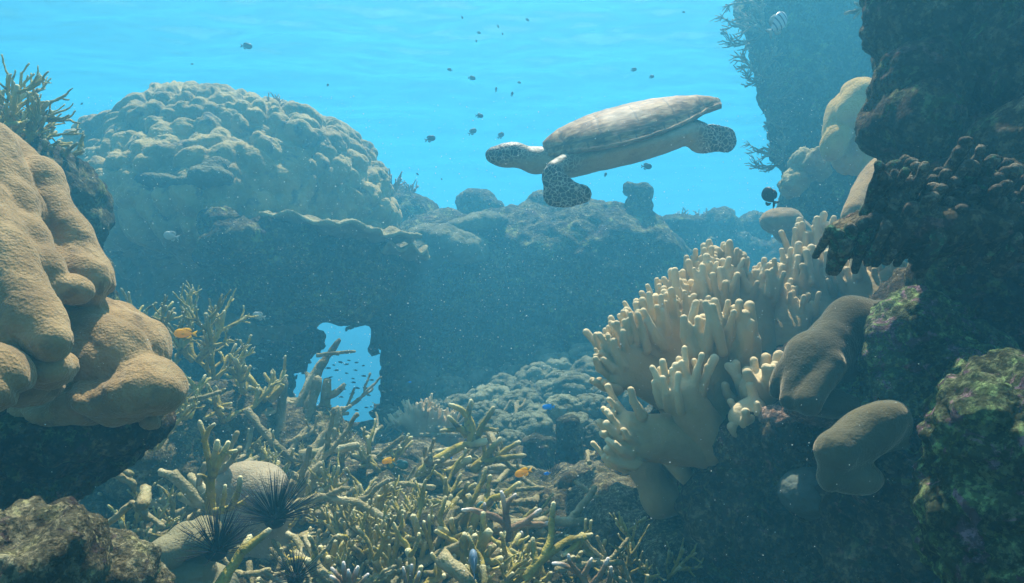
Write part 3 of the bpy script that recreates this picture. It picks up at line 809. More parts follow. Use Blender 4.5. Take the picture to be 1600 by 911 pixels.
# brown smooth lobes
rimtip = lambda V, N: np.clip(0.35 * (V[:, 2] - V[:, 2].min()) / (V[:, 2].max() - V[:, 2].min()), 0, 1) * 0.0
prims = [CP(P(1400, 490, 1.66), P(1330, 500, 1.62), M_(22, 1.6), M_(34, 1.6), 0.03), CP(P(1330, 500, 1.62), P(1270, 570, 1.55), M_(34, 1.6), M_(44, 1.55), 0.04),
         CP(P(1268, 560, 1.55), P(1236, 625, 1.5), M_(40, 1.55), M_(17, 1.5), 0.02), EP(1320, 580, 1.62, 66, 66, 0.07, 0.03), EP(1360, 550, 1.62, 60, 60, 0.07, 0.03),
         CP(P(1300, 570, 1.50), P(1262, 628, 1.47), M_(20, 1.5), M_(22, 1.47), 0.012), EP(1300, 632, 1.55, 56, 22, 0.06, 0.02), EP(1222, 590, 1.56, 16, 34, .03, .012, 20),
         EP(1410, 485, 1.7, 40, 18, .05, .03)]
o = sdf_obj('brown_lobed_coral', prims, 0.0048, M_BROWNLOBE, lambda V, N: 0.005 * fbm(V * 10, 3, 3) + 0.0006 * gnoise(V * 170, 5))
tag(o, 'larger smooth brown lobed coral with a folded left end, right of the leather coral', 'coral')
prims = [CP(P(1395, 650, 1.42), P(1310, 705, 1.38), M_(26, 1.42), M_(36, 1.38), 0.02), EP(1355, 675, 1.40, 66, 38, 0.05, 0.02, -35), EP(1296, 742, 1.38, 16, 26, 0.03, 0.015, 10), EP(1330, 745, 1.4, 46, 26, 0.05, 0.02), EP(1400, 700, 1.45, 60, 60, .06, .03)]
o = sdf_obj('brown_lobed_coral', prims, 0.0045, M_BROWNLOBE, lambda V, N: 0.004 * fbm(V * 11, 3, 13) + 0.0006 * gnoise(V * 170, 5))
tag(o, 'smaller smooth brown lobed coral low on the dark rock, below the larger one', 'coral')
prims = [EP(1270, 770, 1.62, 50, 36, 0.07, 0.02), EP(1300, 790, 1.64, 50, 34, .07, .02)]
o = sdf_obj('round_coral', prims, 0.0045, M_BLUEBACK, lambda V, N: 0.006 * domes(V.astype(np.float32) * 55, 5))
tag(o, 'blue-grey pimpled round coral tucked under the smaller brown lobed coral', 'coral')

# ------------------------------------------------------------------ finger leather coral
leather = empty('leather_coral', P(1140, 700, 2.05))
tag(leather, 'big cream finger leather coral in the sun, many blunt fingers on thick stalks', 'coral')
def lobe(base, crown, d0, d1, rb, rc, spread, nf, seed, flen=30, fr=7.5, up=0.6, updir=None, squash=0.8, name='lobe', extra=(), parent=None, h=0.0042):
    nf = int(nf * 2.1); fr = fr * 0.72; flen = flen * 1.2
    """stalk from base to crown (pixels, depth), crown an ellipse of half width spread px with nf fingers on it"""
    rg = random.Random(seed)
    b, c = P(*base, d0), P(*crown, d1)
    ax = c - b; L = np.linalg.norm(ax); ax = ax / L
    side = np.array([ax[2], 0, -ax[0]]); side /= np.linalg.norm(side)
    dep = np.cross(side, ax)
    sp = M_(spread, d1)
    pr = [CP(b, b + ax * L * 0.55, M_(rb, d0), M_(rb * .5 + rc * .6, d1), 0.04)]
    nfan = max(3, nf // 4)
    fan = []
    for i in range(nfan):
        u = -1 + 2 * (i + .5) / nfan
        w = rg.uniform(-1, 1) * 0.5
        tip = c + side * u * sp + dep * w * sp * squash - ax * (abs(u) ** 2) * sp * 0.35 + ax * rg.uniform(-.1, .1) * sp
        root = b + ax * L * 0.45 + side * u * sp * 0.25
        pr.append(CP(root, tip - (tip - root) * 0.1, M_(rc * .75, d1), M_(fr * 2.0, d1), 0.03))
        fan.append(tip)
    G = np.array([0, 0, 1.0]) if updir is None else np.asarray(updir, float)
    for i in range(nf):
        t = fan[i % nfan]
        o_ = side * rg.uniform(-1, 1) * M_(fr * 3.4, d1) + dep * rg.uniform(-1, 1) * M_(fr * 3.4, d1) + ax * rg.uniform(-1.8, .3) * M_(fr * 2, d1)
        s = t + o_
        dirv = (s - (b + ax * L * 0.35)); dirv /= np.linalg.norm(dirv)
        up_ = max(0.1, up - 0.22)
        dirv = dirv * (1 - up_) + G * up_ + np.array([rg.uniform(-.3, .3), rg.uniform(-.4, .25), rg.uniform(-.1, .1)])
        dirv /= np.linalg.norm(dirv)
        l = M_(flen * rg.uniform(0.55, 1.1), d1); r = M_(fr * rg.uniform(0.85, 1.2), d1)
        m = s + dirv * l * .55
        e = m + (dirv + G * 0.45 + np.array([rg.uniform(-.3, .3), rg.uniform(-.3, .3), 0])) * l * .42
        pr.append(CP(s - dirv * l * .3, m, r * 1.3, r, 0.006)); pr.append(CP(m, e, r * 0.92, r * 0.90, 0.004))
    pr += list(extra)
    V, F = sdf_mesh(pr, h)
    V = displace(V, F, lambda v, N: 0.004 * fbm(v * 12, 3, seed) + 0.0007 * gnoise(v * 130, seed))
    t = (V - b) @ ax / L
    tipv = np.clip((t - 0.72) / 0.45, 0, 1)
    org = np.array(leather.location if parent is None else parent.location)
    return link(name, mesh_np(name, V - org.astype(np.float32), F, attrs={'tip': tipv}), M_LEATHER, parent or leather)
LOBES = [
    ((1110, 670), (1000, 515), 2.10, 2.05, 60, 26, 58, 34, 1, 34, 7.5, .55),
    ((1100, 640), (960, 560), 2.05, 2.00, 40, 22, 34, 16, 2, 34, 7.5, .45),
    ((1090, 650), (1045, 500), 2.15, 2.15, 50, 26, 46, 22, 3, 28, 7, .6),
    ((1130, 640), (1085, 455), 2.25, 2.25, 50, 28, 55, 30, 4, 32, 7.5, .7),
    ((1150, 620), (1115, 418), 2.35, 2.35, 44, 24, 34, 16, 5, 32, 7, .8),
    ((1180, 620), (1160, 440), 2.30, 2.32, 50, 26, 50, 26, 6, 24, 7, .8),
    ((1220, 600), (1215, 465), 2.32, 2.35, 48, 30, 46, 24, 7, 20, 6.5, .8),
    ((1270, 600), (1268, 420), 2.40, 2.42, 50, 30, 44, 30, 8, 26, 7, .8),
    ((1285, 560), (1280, 375), 2.50, 2.52, 44, 24, 34, 18, 9, 28, 7, .8),
    ((1370, 560), (1370, 425), 2.35, 2.38, 54, 36, 60, 26, 10, 18, 6.5, .7),
    ((1440, 540), (1440, 430), 2.40, 2.42, 50, 30, 40, 14, 11, 16, 6.5, .7),
    ((1120, 680), (1102, 520), 1.98, 1.92, 46, 22, 28, 9, 12, 44, 9, .8),
    ((1170, 660), (1155, 525), 1.98, 1.94, 44, 24, 28, 6, 13, 40, 12, .85),
    ((1110, 690), (1058, 605), 1.92, 1.84, 38, 20, 24, 9, 14, 34, 8, .75),
    ((1200, 650), (1180, 590), 1.88, 1.82, 40, 22, 26, 6, 15, 30, 11, .6),
    ((1200, 700), (1165, 640), 1.84, 1.78, 36, 20, 22, 5, 16, 22, 11, .6),
    ((1110, 690), (960, 680), 1.95, 1.88, 44, 26, 34, 16, 17, 30, 8, .6),
]
for a in LOBES:
    lobe(*a)
# hanging lobe under the colony
pr = [CP(P(1000, 715, 2.12), P(1030, 780, 2.1), M_(26, 2.1), M_(26, 2.1), .03), CP(P(1030, 780, 2.1), P(1085, 785, 2.1), M_(26, 2.1), M_(18, 2.1), .03),
      CP(P(1040, 700, 2.1), P(1070, 745, 2.0), M_(20, 2.1), M_(12, 2.0), .02), CP(P(1100, 700, 2.1), P(1085, 780, 2.1), M_(40, 2.1), M_(20, 2.1), .03), EP(1060, 740, 2.2, 60, 50, .06, .03)]
V, F = sdf_mesh(pr, 0.0055); V = displace(V, F, lambda v, N: 0.006 * fbm(v * 12, 3, 5))
link('lobe', mesh_np('lobe', V - np.array(leather.location, np.float32), F, attrs={'tip': 0 * V[:, 0]}), M_LEATHER, leather)
# small leather coral far off
sm = empty('leather_coral', P(660, 690, 4.0))
tag(sm, 'small pale finger leather coral in the distance right of the blue hole', 'coral')
for i, (b, c, sp, nf) in enumerate([((670, 700), (640, 640), 34, 26), ((680, 700), (672, 650), 26, 20), ((690, 700), (695, 650), 20, 14), ((690, 705), (700, 680), 22, 16)]):
    lobe(b, c, 4.0, 4.0, 22, 12, sp, nf, 40 + i, 12, 3.0, .5, name='lobe', parent=sm, h=0.008)
# ------------------------------------------------------------------ the turtle
T_D = 2.8
turtle = empty('sea_turtle', P(983, 215, T_D))
tag(turtle, 'sea turtle gliding head left in open water with a domed brown shell', 'turtle')
TT = NT('turtle_skin')
mp = TT.N('Mapping'); TT.l.new(TT.tc.outputs['Object'], mp.inputs[0]); mp.inputs['Scale'].default_value = (1, 1, 1)
nz = TT.n.new('ShaderNodeTexNoise'); nz.inputs['Scale'].default_value = 30; TT.l.new(mp.outputs[0], nz.inputs['Vector'])
vmx = TT.mix(0.03, mp.outputs[0], nz.outputs['Color'], 'MIX')
cell = TT.voro(58, 'DISTANCE_TO_EDGE', vec=vmx)
line = TT.ramp(cell, [(0.025, (0.46, 0.43, 0.33)), (0.085, (0.075, 0.065, 0.05)), (0.35, (0.04, 0.035, 0.03))])
pale = TT.ramp(TT.noise(14, 5), [(0.3, (0.26, 0.23, 0.14)), (0.7, (0.40, 0.36, 0.23))])
pale = TT.mix(TT.math('MULTIPLY', TT.math('LESS_THAN', TT.voro(90, 'DISTANCE_TO_EDGE'), 0.03), 0.5), pale, (0.18, 0.16, 0.10))
colr = TT.mix(TT.attr('scales'), pale, line)
M_SKIN = TT.finish(colr, [(cell, 0.5, 0.003), (TT.noise(120, 3), 0.3, 0.001)], rough=0.55, spec=0.25)
TS = NT('turtle_shell')
mp = TS.N('Mapping'); TS.l.new(TS.tc.outputs['Object'], mp.inputs[0]); mp.inputs['Scale'].default_value = (1.5, 5.0, 6.0); mp.inputs['Rotation'].default_value = (0, R(10), 0)
n1 = TS.noise(7, 7, 0.7, vec=mp.outputs[0], dist=0.6)
c1 = TS.ramp(n1, [(0.3, (0.05, 0.028, 0.014)), (0.45, (0.17, 0.095, 0.042)), (0.56, (0.34, 0.215, 0.10)), (0.70, (0.55, 0.41, 0.23))])
c2 = TS.mix(TS.ramp(TS.noise(9, 5, 0.6), [(0.5, (0, 0, 0)), (0.68, (0.6, 0.6, 0.6))]), c1, (0.32, 0.26, 0.16))
seam = TS.math('LESS_THAN', TS.attr('seam'), 0.10)
c3 = TS.mix(TS.math('MULTIPLY', seam, 0.7), c2, (0.09, 0.07, 0.045))
M_SHELL = TS.finish(c3, [(n1, 0.6, 0.004), (TS.noise(60, 6, .7), 0.4, 0.002)], rough=0.6, spec=0.2)

# shell: closed, top sheet and flatter under sheet sharing the rim
def shell_mesh():
    nu, nv = 120, 96
    def halfw(u):          # u 0 front .. 1 rear
        return 0.262 * (np.sin(np.pi * np.clip(u, 0, 1) ** 0.80) ** 0.62) * (1 - 0.30 * u ** 4)
    def xpos(u): return 0.36 - 0.735 * u - 0.03 * max(0, (u - 0.93) / 0.07)
    def rimz(u): return 0.018 - 0.035 * np.sin(np.pi * np.clip(u * 1.1, 0, 1)) + 0.012 * u + 0.012 * np.clip((u - .85) / .15, 0, 1)
    def domeh(u): return 0.150 * np.sin(np.pi * (0.03 + 0.962 * u) ** 0.95) ** 0.58 * (1 - 0.12 * u)
    V, S = [], []
    us = 0.5 - 0.5 * np.cos(np.linspace(0.06, np.pi - 0.05, nu))
    for side in (0, 1):
        for i, u in enumerate(us):
            w, hh = halfw(u), domeh(u)
            ser = 0.012 * abs(math.sin(u * 34)) * max(0, (u - 0.55) / 0.45) if 1 else 0
            for j in range(nv):
                a = -1 + 2 * j / (nv - 1)
                y = a * (w + ser * abs(a) ** 8)
                prof = (1 - min(1, abs(a) / 0.93) ** 2.2) ** 0.72
                flare = 0.0
                if side == 0:
                    end = 1.0
                    z = rimz(u) + hh * prof + 0.006
                else:
                    z = rimz(u) - 0.006 - 0.012 * (1 - abs(a) ** 4)
                V.append((xpos(u) - 0.0, y, z)); S.append((u, a))
    V = np.array(V); S = np.array(S)
    o = nu * nv; F = []
    idx = np.arange(o).reshape(nu, nv)
    a, b, c, d = idx[:-1, :-1].ravel(), idx[1:, :-1].ravel(), idx[1:, 1:].ravel(), idx[:-1, 1:].ravel()
    F.append(np.stack([a, b, c, d], 1)[:, ::-1] if False else np.stack([a, d, c, b], 1)[:, ::-1]); F.append(np.stack([a, d, c, b], 1) + o)
    for jj in (0, nv - 1):
        p = idx[:, jj]
        q = np.stack([p[:-1], p[1:], p[1:] + o, p[:-1] + o], 1)
        F.append(q if jj else q[:, ::-1])
    for ii in (0, nu - 1):
        p = idx[ii, :]
        q = np.stack([p[:-1], p[1:], p[1:] + o, p[:-1] + o], 1)
        F.append(q[:, ::-1] if ii else q)
    F = np.concatenate(F)
    # scutes: a central row, costals each side, marginals along the rim
    u, a = S[:, 0], S[:, 1]
    wob = 0.02 * gnoise(np.column_stack([u * 9, a * 5, 0 * u]), 3)
    def dist_lines(x, lines): return np.min(np.abs(x[:, None] - np.array(lines)[None, :]), 1)
    zig = 0.07 * np.abs(((u * 5) % 1) - 0.5) * 2
    dcen = np.abs(np.abs(a) - (0.24 + zig + wob))
    cen = np.abs(a) < 0.24 + zig
    dcross = np.where(cen, dist_lines(u + wob, [0.02, .2, .4, .6, .8]), dist_lines(u + wob, [.1, .3, .5, .7, .9]))
    dm = np.abs(np.abs(a) - 0.86)
    dmar = dist_lines(u, np.arange(0.04, 1, 0.083))
    d = np.where(np.abs(a) > 0.86, np.minimum(dm * .4, dmar), np.minimum(np.minimum(dcen * .4, dm * .4), dcross))
    g = np.exp(-(d / 0.010) ** 2)
    top = np.arange(len(V)) < o
    V[:, 2] -= np.where(top, 0.0016 * g, 0)
    seam = np.clip(d / 0.06, 0, 1); seam[~top] = 1
    V = V + np.where(top, 1, 0)[:, None] * np.array([0, 0, 1]) * (0.003 * fbm(V * 20, 3, 2))[:, None]
    return V, F, seam
V, F, seam = shell_mesh()
shell = link('carapace', mesh_np('carapace', V, F, attrs={'seam': seam}), M_SHELL, turtle)
# body, one continuous surface
def tw(px, py, dy=0.0):
    """point of the picture at the turtle's distance -> its own frame (x forward, y its left = towards us, z up)"""
    w = P(px, py, T_D) - P(983, 215, T_D)
    pit = R(14)
    fx, fz_ = -math.cos(pit), -math.sin(pit)
    ux, uz = -math.sin(pit), math.cos(pit)
    return np.array([w[0] * fx + w[2] * fz_, dy, w[0] * ux + w[2] * uz])
def EL(c, r, k=0.02, ay=0.0, az=0.0, ax=0.0):
    ca, sa = math.cos(R(ay)), math.sin(R(ay)); Ry = np.array([[ca, 0, sa], [0, 1, 0], [-sa, 0, ca]])
    cz, sz = math.cos(R(az)), math.sin(R(az)); Rz = np.array([[cz, -sz, 0], [sz, cz, 0], [0, 0, 1]])
    cx, sx = math.cos(R(ax)), math.sin(R(ax)); Rx = np.array([[1, 0, 0], [0, cx, -sx], [0, sx, cx]])
    return E(c, r, k, Rm=Rz @ Ry @ Rx)
hd = tw(797, 242)
FORE = [EL(tw(858, 280, 0.21), (0.044, 0.018, 0.060), 0.02, 20), EL(tw(865, 295, 0.215), (0.068, 0.016, 0.056), 0.02, 25), EL(tw(885, 301, 0.22), (0.062, 0.011, 0.044), 0.02, 8), EL(tw(902, 300, 0.222), (0.030, 0.008, 0.032), 0.015, -10)]
REAR = [EL(tw(1084, 219, 0.125), (0.070, 0.020, 0.056), 0.02, -20), EL(tw(1126, 214, -0.10), (0.078, 0.014, 0.062), 0.02, -8), EL(tw(1150, 216, -0.10), (0.050, 0.010, 0.056), 0.015, 0)]
prims = [
    EL((0.015, 0, -0.035), (0.345, 0.240, 0.062), 0.03), EL((0.05, 0, -0.055), (0.29, 0.20, 0.048), 0.03),
    EL((0.24, 0, -0.040), (0.11, 0.15, 0.058), 0.03),
    CP((0.27, 0, -0.022), tw(836, 251), 0.066, 0.052, 0.03), CP(tw(836, 251), tw(806, 244), 0.052, 0.046, 0.02),
    EL(hd, (0.078, 0.047, 0.050), 0.02, -6), EL(tw(783, 244), (0.055, 0.036, 0.034), 0.03, -18), EL(tw(771, 243), (0.028, 0.018, 0.022), 0.03, -30), EL(tw(765, 245), (0.010, 0.008, 0.014), 0.012, -10),
    # near fore flipper: shoulder, elbow and paddle, sweeping down and back
    CP((0.27, 0.13, -0.03), tw(858, 262, 0.19), 0.040, 0.030, 0.03),
    *FORE,
    # far fore flipper, stretched out away from us
    CP((0.25, -0.14, -0.03), (0.24, -0.26, -0.03), 0.038, 0.030, 0.03), EL((0.20, -0.38, -0.02), (0.055, 0.16, 0.013), 0.02, 0, -18), EL((0.14, -0.50, -0.015), (0.04, 0.12, 0.009), 0.02, 0, -28),
    # rear flippers
    CP((-0.20, 0.12, -0.03), tw(1082, 212, 0.12), 0.038, 0.026, 0.03), REAR[0],
    CP((-0.20, -0.10, -0.03), tw(1095, 212, -0.10), 0.036, 0.024, 0.03), REAR[1], REAR[2],
    CP((-0.28, 0, -0.02), tw(1100, 200, 0), 0.024, 0.012, 0.03),
]
V, F = sdf_mesh(prims, 0.0042)
fl = (np.abs(V[:, 1]) > 0.165) & (V[:, 0] > 0.0) & (V[:, 2] < 0.03)
hx = tw(845, 250)[0]
headm = np.clip((V[:, 0] - hx - 0.035) / 0.04, 0, 1) * np.clip((V[:, 2] - (hd[2] - 0.026)) / 0.018, 0, 1)
rear = np.clip((-0.215 - V[:, 0]) / 0.07, 0, 1)
fmask = np.clip((-0.045 - V[:, 2] + np.abs(V[:, 1]) * 0.15) / 0.02, 0, 1) * (np.abs(V[:, 1]) > 0.17) 
def near_prims(V, prs, g=1.35):
    m = np.zeros(len(V))
    for q in prs:
        l = (V - q['c']) @ q['m']; m = np.maximum(m, np.clip((g - np.linalg.norm(l / (q['r'] * np.array([1, 2.2, 1])), axis=1)) / 0.2, 0, 1))
    return m
frontf = near_prims(V, FORE) * (V[:, 1] > 0.16)
farf = ((V[:, 1] < -0.20) & (V[:, 0] > 0)).astype(float)
neck = 0.55 * np.clip((V[:, 0] - 0.30) / 0.04, 0, 1) * np.clip((V[:, 2] - 0.0) / 0.03, 0, 1)
shoulder = 0.8 * np.clip(1 - np.hypot(V[:, 0] - 0.30, V[:, 2] + 0.03) / 0.09, 0, 1) * (V[:, 1] > .12)
mask = np.clip(np.maximum.reduce([headm, rear, frontf, farf, neck, shoulder]), 0, 1)
V = displace(V, F, lambda v, N: 0.002 * fbm(v * 25, 3, 1) + 0.0012 * gnoise(v * 90, 4) * mask)
body = link('body', mesh_np('body', V, F, attrs={'scales': mask}), M_SKIN, turtle)
M_EYE = NT('eye_black').finish((0.01, 0.01, 0.012), rough=0.15, spec=0.6)
def uvball(r, n=16, m=10, s=(1, 1, 1)):
    V, F = [], []
    for i in range(m + 1):
        for j in range(n):
            a, b = math.pi * i / m, 2 * math.pi * j / n
            V.append((r * s[0] * math.sin(a) * math.cos(b), r * s[1] * math.sin(a) * math.sin(b), r * s[2] * math.cos(a)))
    for i in range(m):
        for j in range(n):
            F.append((i * n + j, i * n + (j + 1) % n, (i + 1) * n + (j + 1) % n, (i + 1) * n + j)[::-1])
    return np.array(V, np.float32), np.array(F)
for sgn in (1, -1):
    V, F = uvball(0.0115, s=(1.2, .6, 1))
    e = link('eye', mesh_np('eye', V, F), M_EYE, turtle, hd + np.array([0.040, 0.041 * sgn, 0.010]))
# orientation: forward (-x world), nose down 14 degrees, rolled a little
from mathutils import Matrix, Vector
pit = R(14)
f_ = Vector((-math.cos(pit), 0, -math.sin(pit))); u_v = Vector((-math.sin(pit), 0, math.cos(pit))); l_ = u_v.cross(f_)
Mx = Matrix((f_, l_, u_v)).transposed()
ROLL = Matrix.Rotation(R(-11), 3, 'X')
turtle.rotation_euler = (Mx @ ROLL).to_euler()
# ------------------------------------------------------------------ staghorn corals
def grow(rg, p, d, L, r, depth, out, spread=0.9, tipst=True, curve=0.12, sub=0.8, up=0.15, taper=0.35):
    n = max(4, int(L / (r * 1.1)))
    pts, rad = [p.copy()], [r]; q = p.copy(); v = d.copy()
    for i in range(n):
        v = v + np.array([rg.gauss(0, curve), rg.gauss(0, curve), rg.gauss(0, curve) + up * 0.2]); v /= np.linalg.norm(v)
        q = q + v * L / n
        pts.append(q.copy()); rad.append(r * (1 - taper * (i + 1) / n))
    pts.append(q + v * rad[-1] * 0.35); rad.append(rad[-1] * 0.78)
    t1 = 1.0 if depth == 0 or tipst else 0.3
    out.append((pts, rad, 0.0, t1))
    if depth > 0:
        k = max(1, int(n * sub * 0.42))
        for _ in range(k):
            i = rg.randint(max(1, n // 4), n)
            t = pts[i] - pts[i - 1]; t /= np.linalg.norm(t)
            w = np.array([rg.gauss(0, 1), rg.gauss(0, 1), rg.gauss(0.25, .8)]); w -= t * (w @ t); w /= np.linalg.norm(w)
            a = rg.uniform(0.5, 1.05) * spread
            dv = t * math.cos(a) + w * math.sin(a)
            grow(rg, pts[i], dv, L * rg.uniform(0.35, 0.62), rad[i] * 0.82, depth - 1, out, spread, True, curve, sub * 0.8, up, taper)

def tipcurve(A): 
    return np.clip((A - 0.72) / 0.28, 0, 1) ** 1.3
def coral_colony(name, seed, nb, L, r, depth, mat, spread=0.9, upness=0.5, curve=0.075, sub=0.8, rough=0.12, fan=1.0):
    rg = random.Random(seed)
    root = empty(name)
    for b in range(nb):
        a = 2 * math.pi * (b + rg.random() * .7) / nb
        e = rg.uniform(0.1, 1.0) * (1 - upness) + upness
        d = np.array([math.cos(a) * fan, math.sin(a) * fan, 0.25 + e * 1.3]); d /= np.linalg.norm(d)
        out = []
        grow(rg, np.array([math.cos(a) * r, math.sin(a) * r, -r * 0.6]), d, L * rg.uniform(.7, 1.1), r, depth, out, spread, True, curve, sub)
        V, Q, T, A = tubes(out, 7, rough, rg)
        V = V + np.stack([gnoise(V * 45, seed), gnoise(V * 45, seed + 1), gnoise(V * 45, seed + 2)], 1) * r * 0.22
        link('branch', mesh_np('branch', V, (Q, T), attrs={'tip': tipcurve(A)}), mat, root)
    return root
def place(root, x, y, z, s=1.0, rz=0.0, tx=0.0, ty=0.0):
    root.location = (x, y, z); root.scale = (s, s, s); root.rotation_euler = (tx, ty, rz)
    return root

rng = random.Random(77)
# prototypes (each is moved to its first place, then copied)
def protos_olive():
    return [coral_colony('staghorn_coral', 100 + i, *a) for i, a in enumerate([
        (4, 0.24, 0.0135, 2, M_STAG, 0.9, 0.25), (5, 0.22, 0.0115, 2, M_STAG, 0.9, 0.5), (3, 0.31, 0.0160, 1, M_STAG, 0.8, 0.10, .16, 1.0),
        (4, 0.21, 0.0110, 2, M_STAG, 1.0, 0.35), (6, 0.13, 0.0120, 1, M_STAG, 0.9, 0.4), (3, 0.26, 0.0190, 1, M_STAG, 0.8, 0.25, .16, 1.1),
        (3, 0.30, 0.0140, 1, M_STAG, 0.9, 0.02, .12, 1.2), (5, 0.14, 0.0180, 1, M_STAG, 0.9, 0.05)])]
PROT = protos_olive(); used = set()
def stag(i, x, y, z, s, rz, label, tx=0, ty=0, group=None):
    i %= len(PROT)
    o = PROT[i] if i not in used else copy_tree(PROT[i])
    used.add(i)
    place(o, x, y, z, s, rz, tx, ty)
    return tag(o, label, 'coral', group)
THICK = 'olive staghorn coral with pale tips tangled among its like across the sea floor thicket'
GTH = 'staghorn corals of the floor thicket'
cnt = 0
# thicket: dense over the near and left floor, thinning to the right and far
tries = 0
while cnt < 76 and tries < 6000:
    tries += 1
    y = rng.uniform(1.65, 4.4); px = rng.uniform(150, 1010)
    x = (px - 800) / F_PX * y
    z = fz(x, y)
    py = 455.5 - z / y * F_PX
    dens = 1.0
    if px > 720 and y > 2.6: dens = 0.12
    if px > 860: dens = 0.45 if y < 2.3 else 0.05
    if py < 640 and px > 560: dens = 0
    if px < 520 and y > 3.6: dens *= 0.6
    if 430 < px < 560 and y > 2.9: dens = 0
    if px >= 560 and y > 2.35: dens = 0
    if 360 < px <= 430 and y > 3.4: dens = 0
    if (abs(px - 300) < 75 and y < 1.9) or (abs(px - 395) < 70 and 1.7 < y < 2.15): dens = 0.0
    if abs(px - 430) < 60 and y < 1.95: dens *= .3
    if y > 1.9 and y < 2.6: dens *= 1.0
    if rng.random() > dens: continue
    s = rng.uniform(0.6, 1.1) * (1.0 if y > 2.0 else 0.85)
    stag(rng.choice([0, 2, 2, 3, 4, 5, 6, 6, 7, 1, 5]), x, y, z - 0.05, s, rng.uniform(0, 6.28), THICK, rng.uniform(-.6, .6), rng.uniform(-.6, .6), GTH)
    cnt += 1

# the ones one can point to
def stag_at(i, px, py, d, s, rz, label, tx=0, ty=0):
    p = P(px, py, d)
    return stag(i, p[0], p[1], p[2], s, rz, label, tx, ty)
def mound(px, py, d, rx, ry, rd, label, seed, mat=None, h=0.012):
    o = sdf_obj('reef_boulder', [EP(px, py, d, rx, ry, rd, 0.04), EP(px - rx * .5, py + ry * .5, d, rx * .8, ry * .9, rd * .8, 0.04), EP(px + rx * .4, py + ry * .6, d, rx * .8, ry * .8, rd * .8, .04)],
                h, mat or M_FLOOR, rocky(0.03, 6, seed, 0.025, 14))
    return tag(o, label, 'rock')
mound(330, 690, 3.0, 110, 85, 0.3, 'rubble mound under the upright olive staghorns right of the tan lobed coral', 3)
mound(470, 700, 3.1, 70, 50, 0.25, 'rubble mound in front of the blue hole bristling with blunt dead branches', 4)
mound(250, 720, 2.6, 70, 60, 0.25, 'rubble mound half hidden behind the tan lobed coral', 5)
stag_at(0, 305, 560, 2.75, 0.95, 0.4, 'tallest olive staghorn rising behind the yellow fish at left')
stag_at(1, 335, 590, 2.85, 0.85, 1.9, 'olive staghorn with yellow-green tips right of the yellow fish', .1, .2)
stag_at(4, 225, 520, 2.9, 1.15, 1.9, 'small pale staghorn peeping over the shoulder of the tan lobed coral')
stag_at(3, 265, 600, 2.6, 0.9, 2.5, 'pale-tipped staghorn touching the right tip of the tan lobed coral', 0, .4)
stag_at(5, 380, 610, 2.9, 0.75, 0.3, 'stubby brown staghorn on the mound left of the blue hole')
stag_at(7, 420, 620, 2.95, 0.9, 1.3, 'blunt staghorn clump at the left side of the blue hole')
stag_at(2, 290, 650, 2.5, 0.75, 2.2, 'long-armed staghorn low beside the tan lobed coral', 0, .2)
stag_at(6, 350, 655, 2.7, 0.8, 4.1, 'spreading olive staghorn on the slope above the pale round coral')
stag_at(1, 240, 700, 2.2, 0.7, 0.2, 'short staghorn in the shadow under the tip of the tan lobed coral')
stag_at(5, 600, 735, 2.9, 0.7, 2.0, 'staghorn beside the small round yellow fish at centre left')

# hand-laid branches: each list is one coral, branches as pixel polylines (px, py, depth) with a width in pixels
def laid(name, label, mat, branches, tips=1.0, group=None, cat='coral', rough=.14, seg=8, seed=1):
    rg = random.Random(seed)
    p0 = P(*branches[0][0][0])
    root = empty(name, p0); tag(root, label, cat, group)
    for pl, w0, w1 in branches:
        pts = [P(*q) for q in pl]
        dd = np.mean([q[2] for q in pl])
        # resample
        seglen = [np.linalg.norm(pts[i + 1] - pts[i]) for i in range(len(pts) - 1)]; L = sum(seglen)
        n = max(5, int(L / (M_(w0, dd) * 0.45)))
        cum = np.concatenate([[0], np.cumsum(seglen)]); t = np.linspace(0, L, n)
        Q_ = np.stack([np.interp(t, cum, [p[k] for p in pts]) for k in range(3)], 1)
        for _ in range(2):
            Q_[1:-1] = (Q_[:-2] + 2 * Q_[1:-1] + Q_[2:]) / 4
        r = M_(1, dd) * np.linspace(w0, w1, n) / 2; r[-1] *= .8
        V, Qd, T, A = tubes([(Q_, r, 0, 1)], seg, rough, rg)
        rr = r.mean()
        V = V + np.stack([gnoise(V * 30, seed), gnoise(V * 30, seed + 1), gnoise(V * 30, seed + 2)], 1) * rr * 0.35 + np.stack([gnoise(V * 90, seed), gnoise(V * 90, seed + 1), gnoise(V * 90, seed + 2)], 1) * rr * 0.15
        link('branch', mesh_np('branch', V - p0.astype(np.float32), (Qd, T), attrs={'tip': tipcurve(A) * tips}), mat, root)
    return root
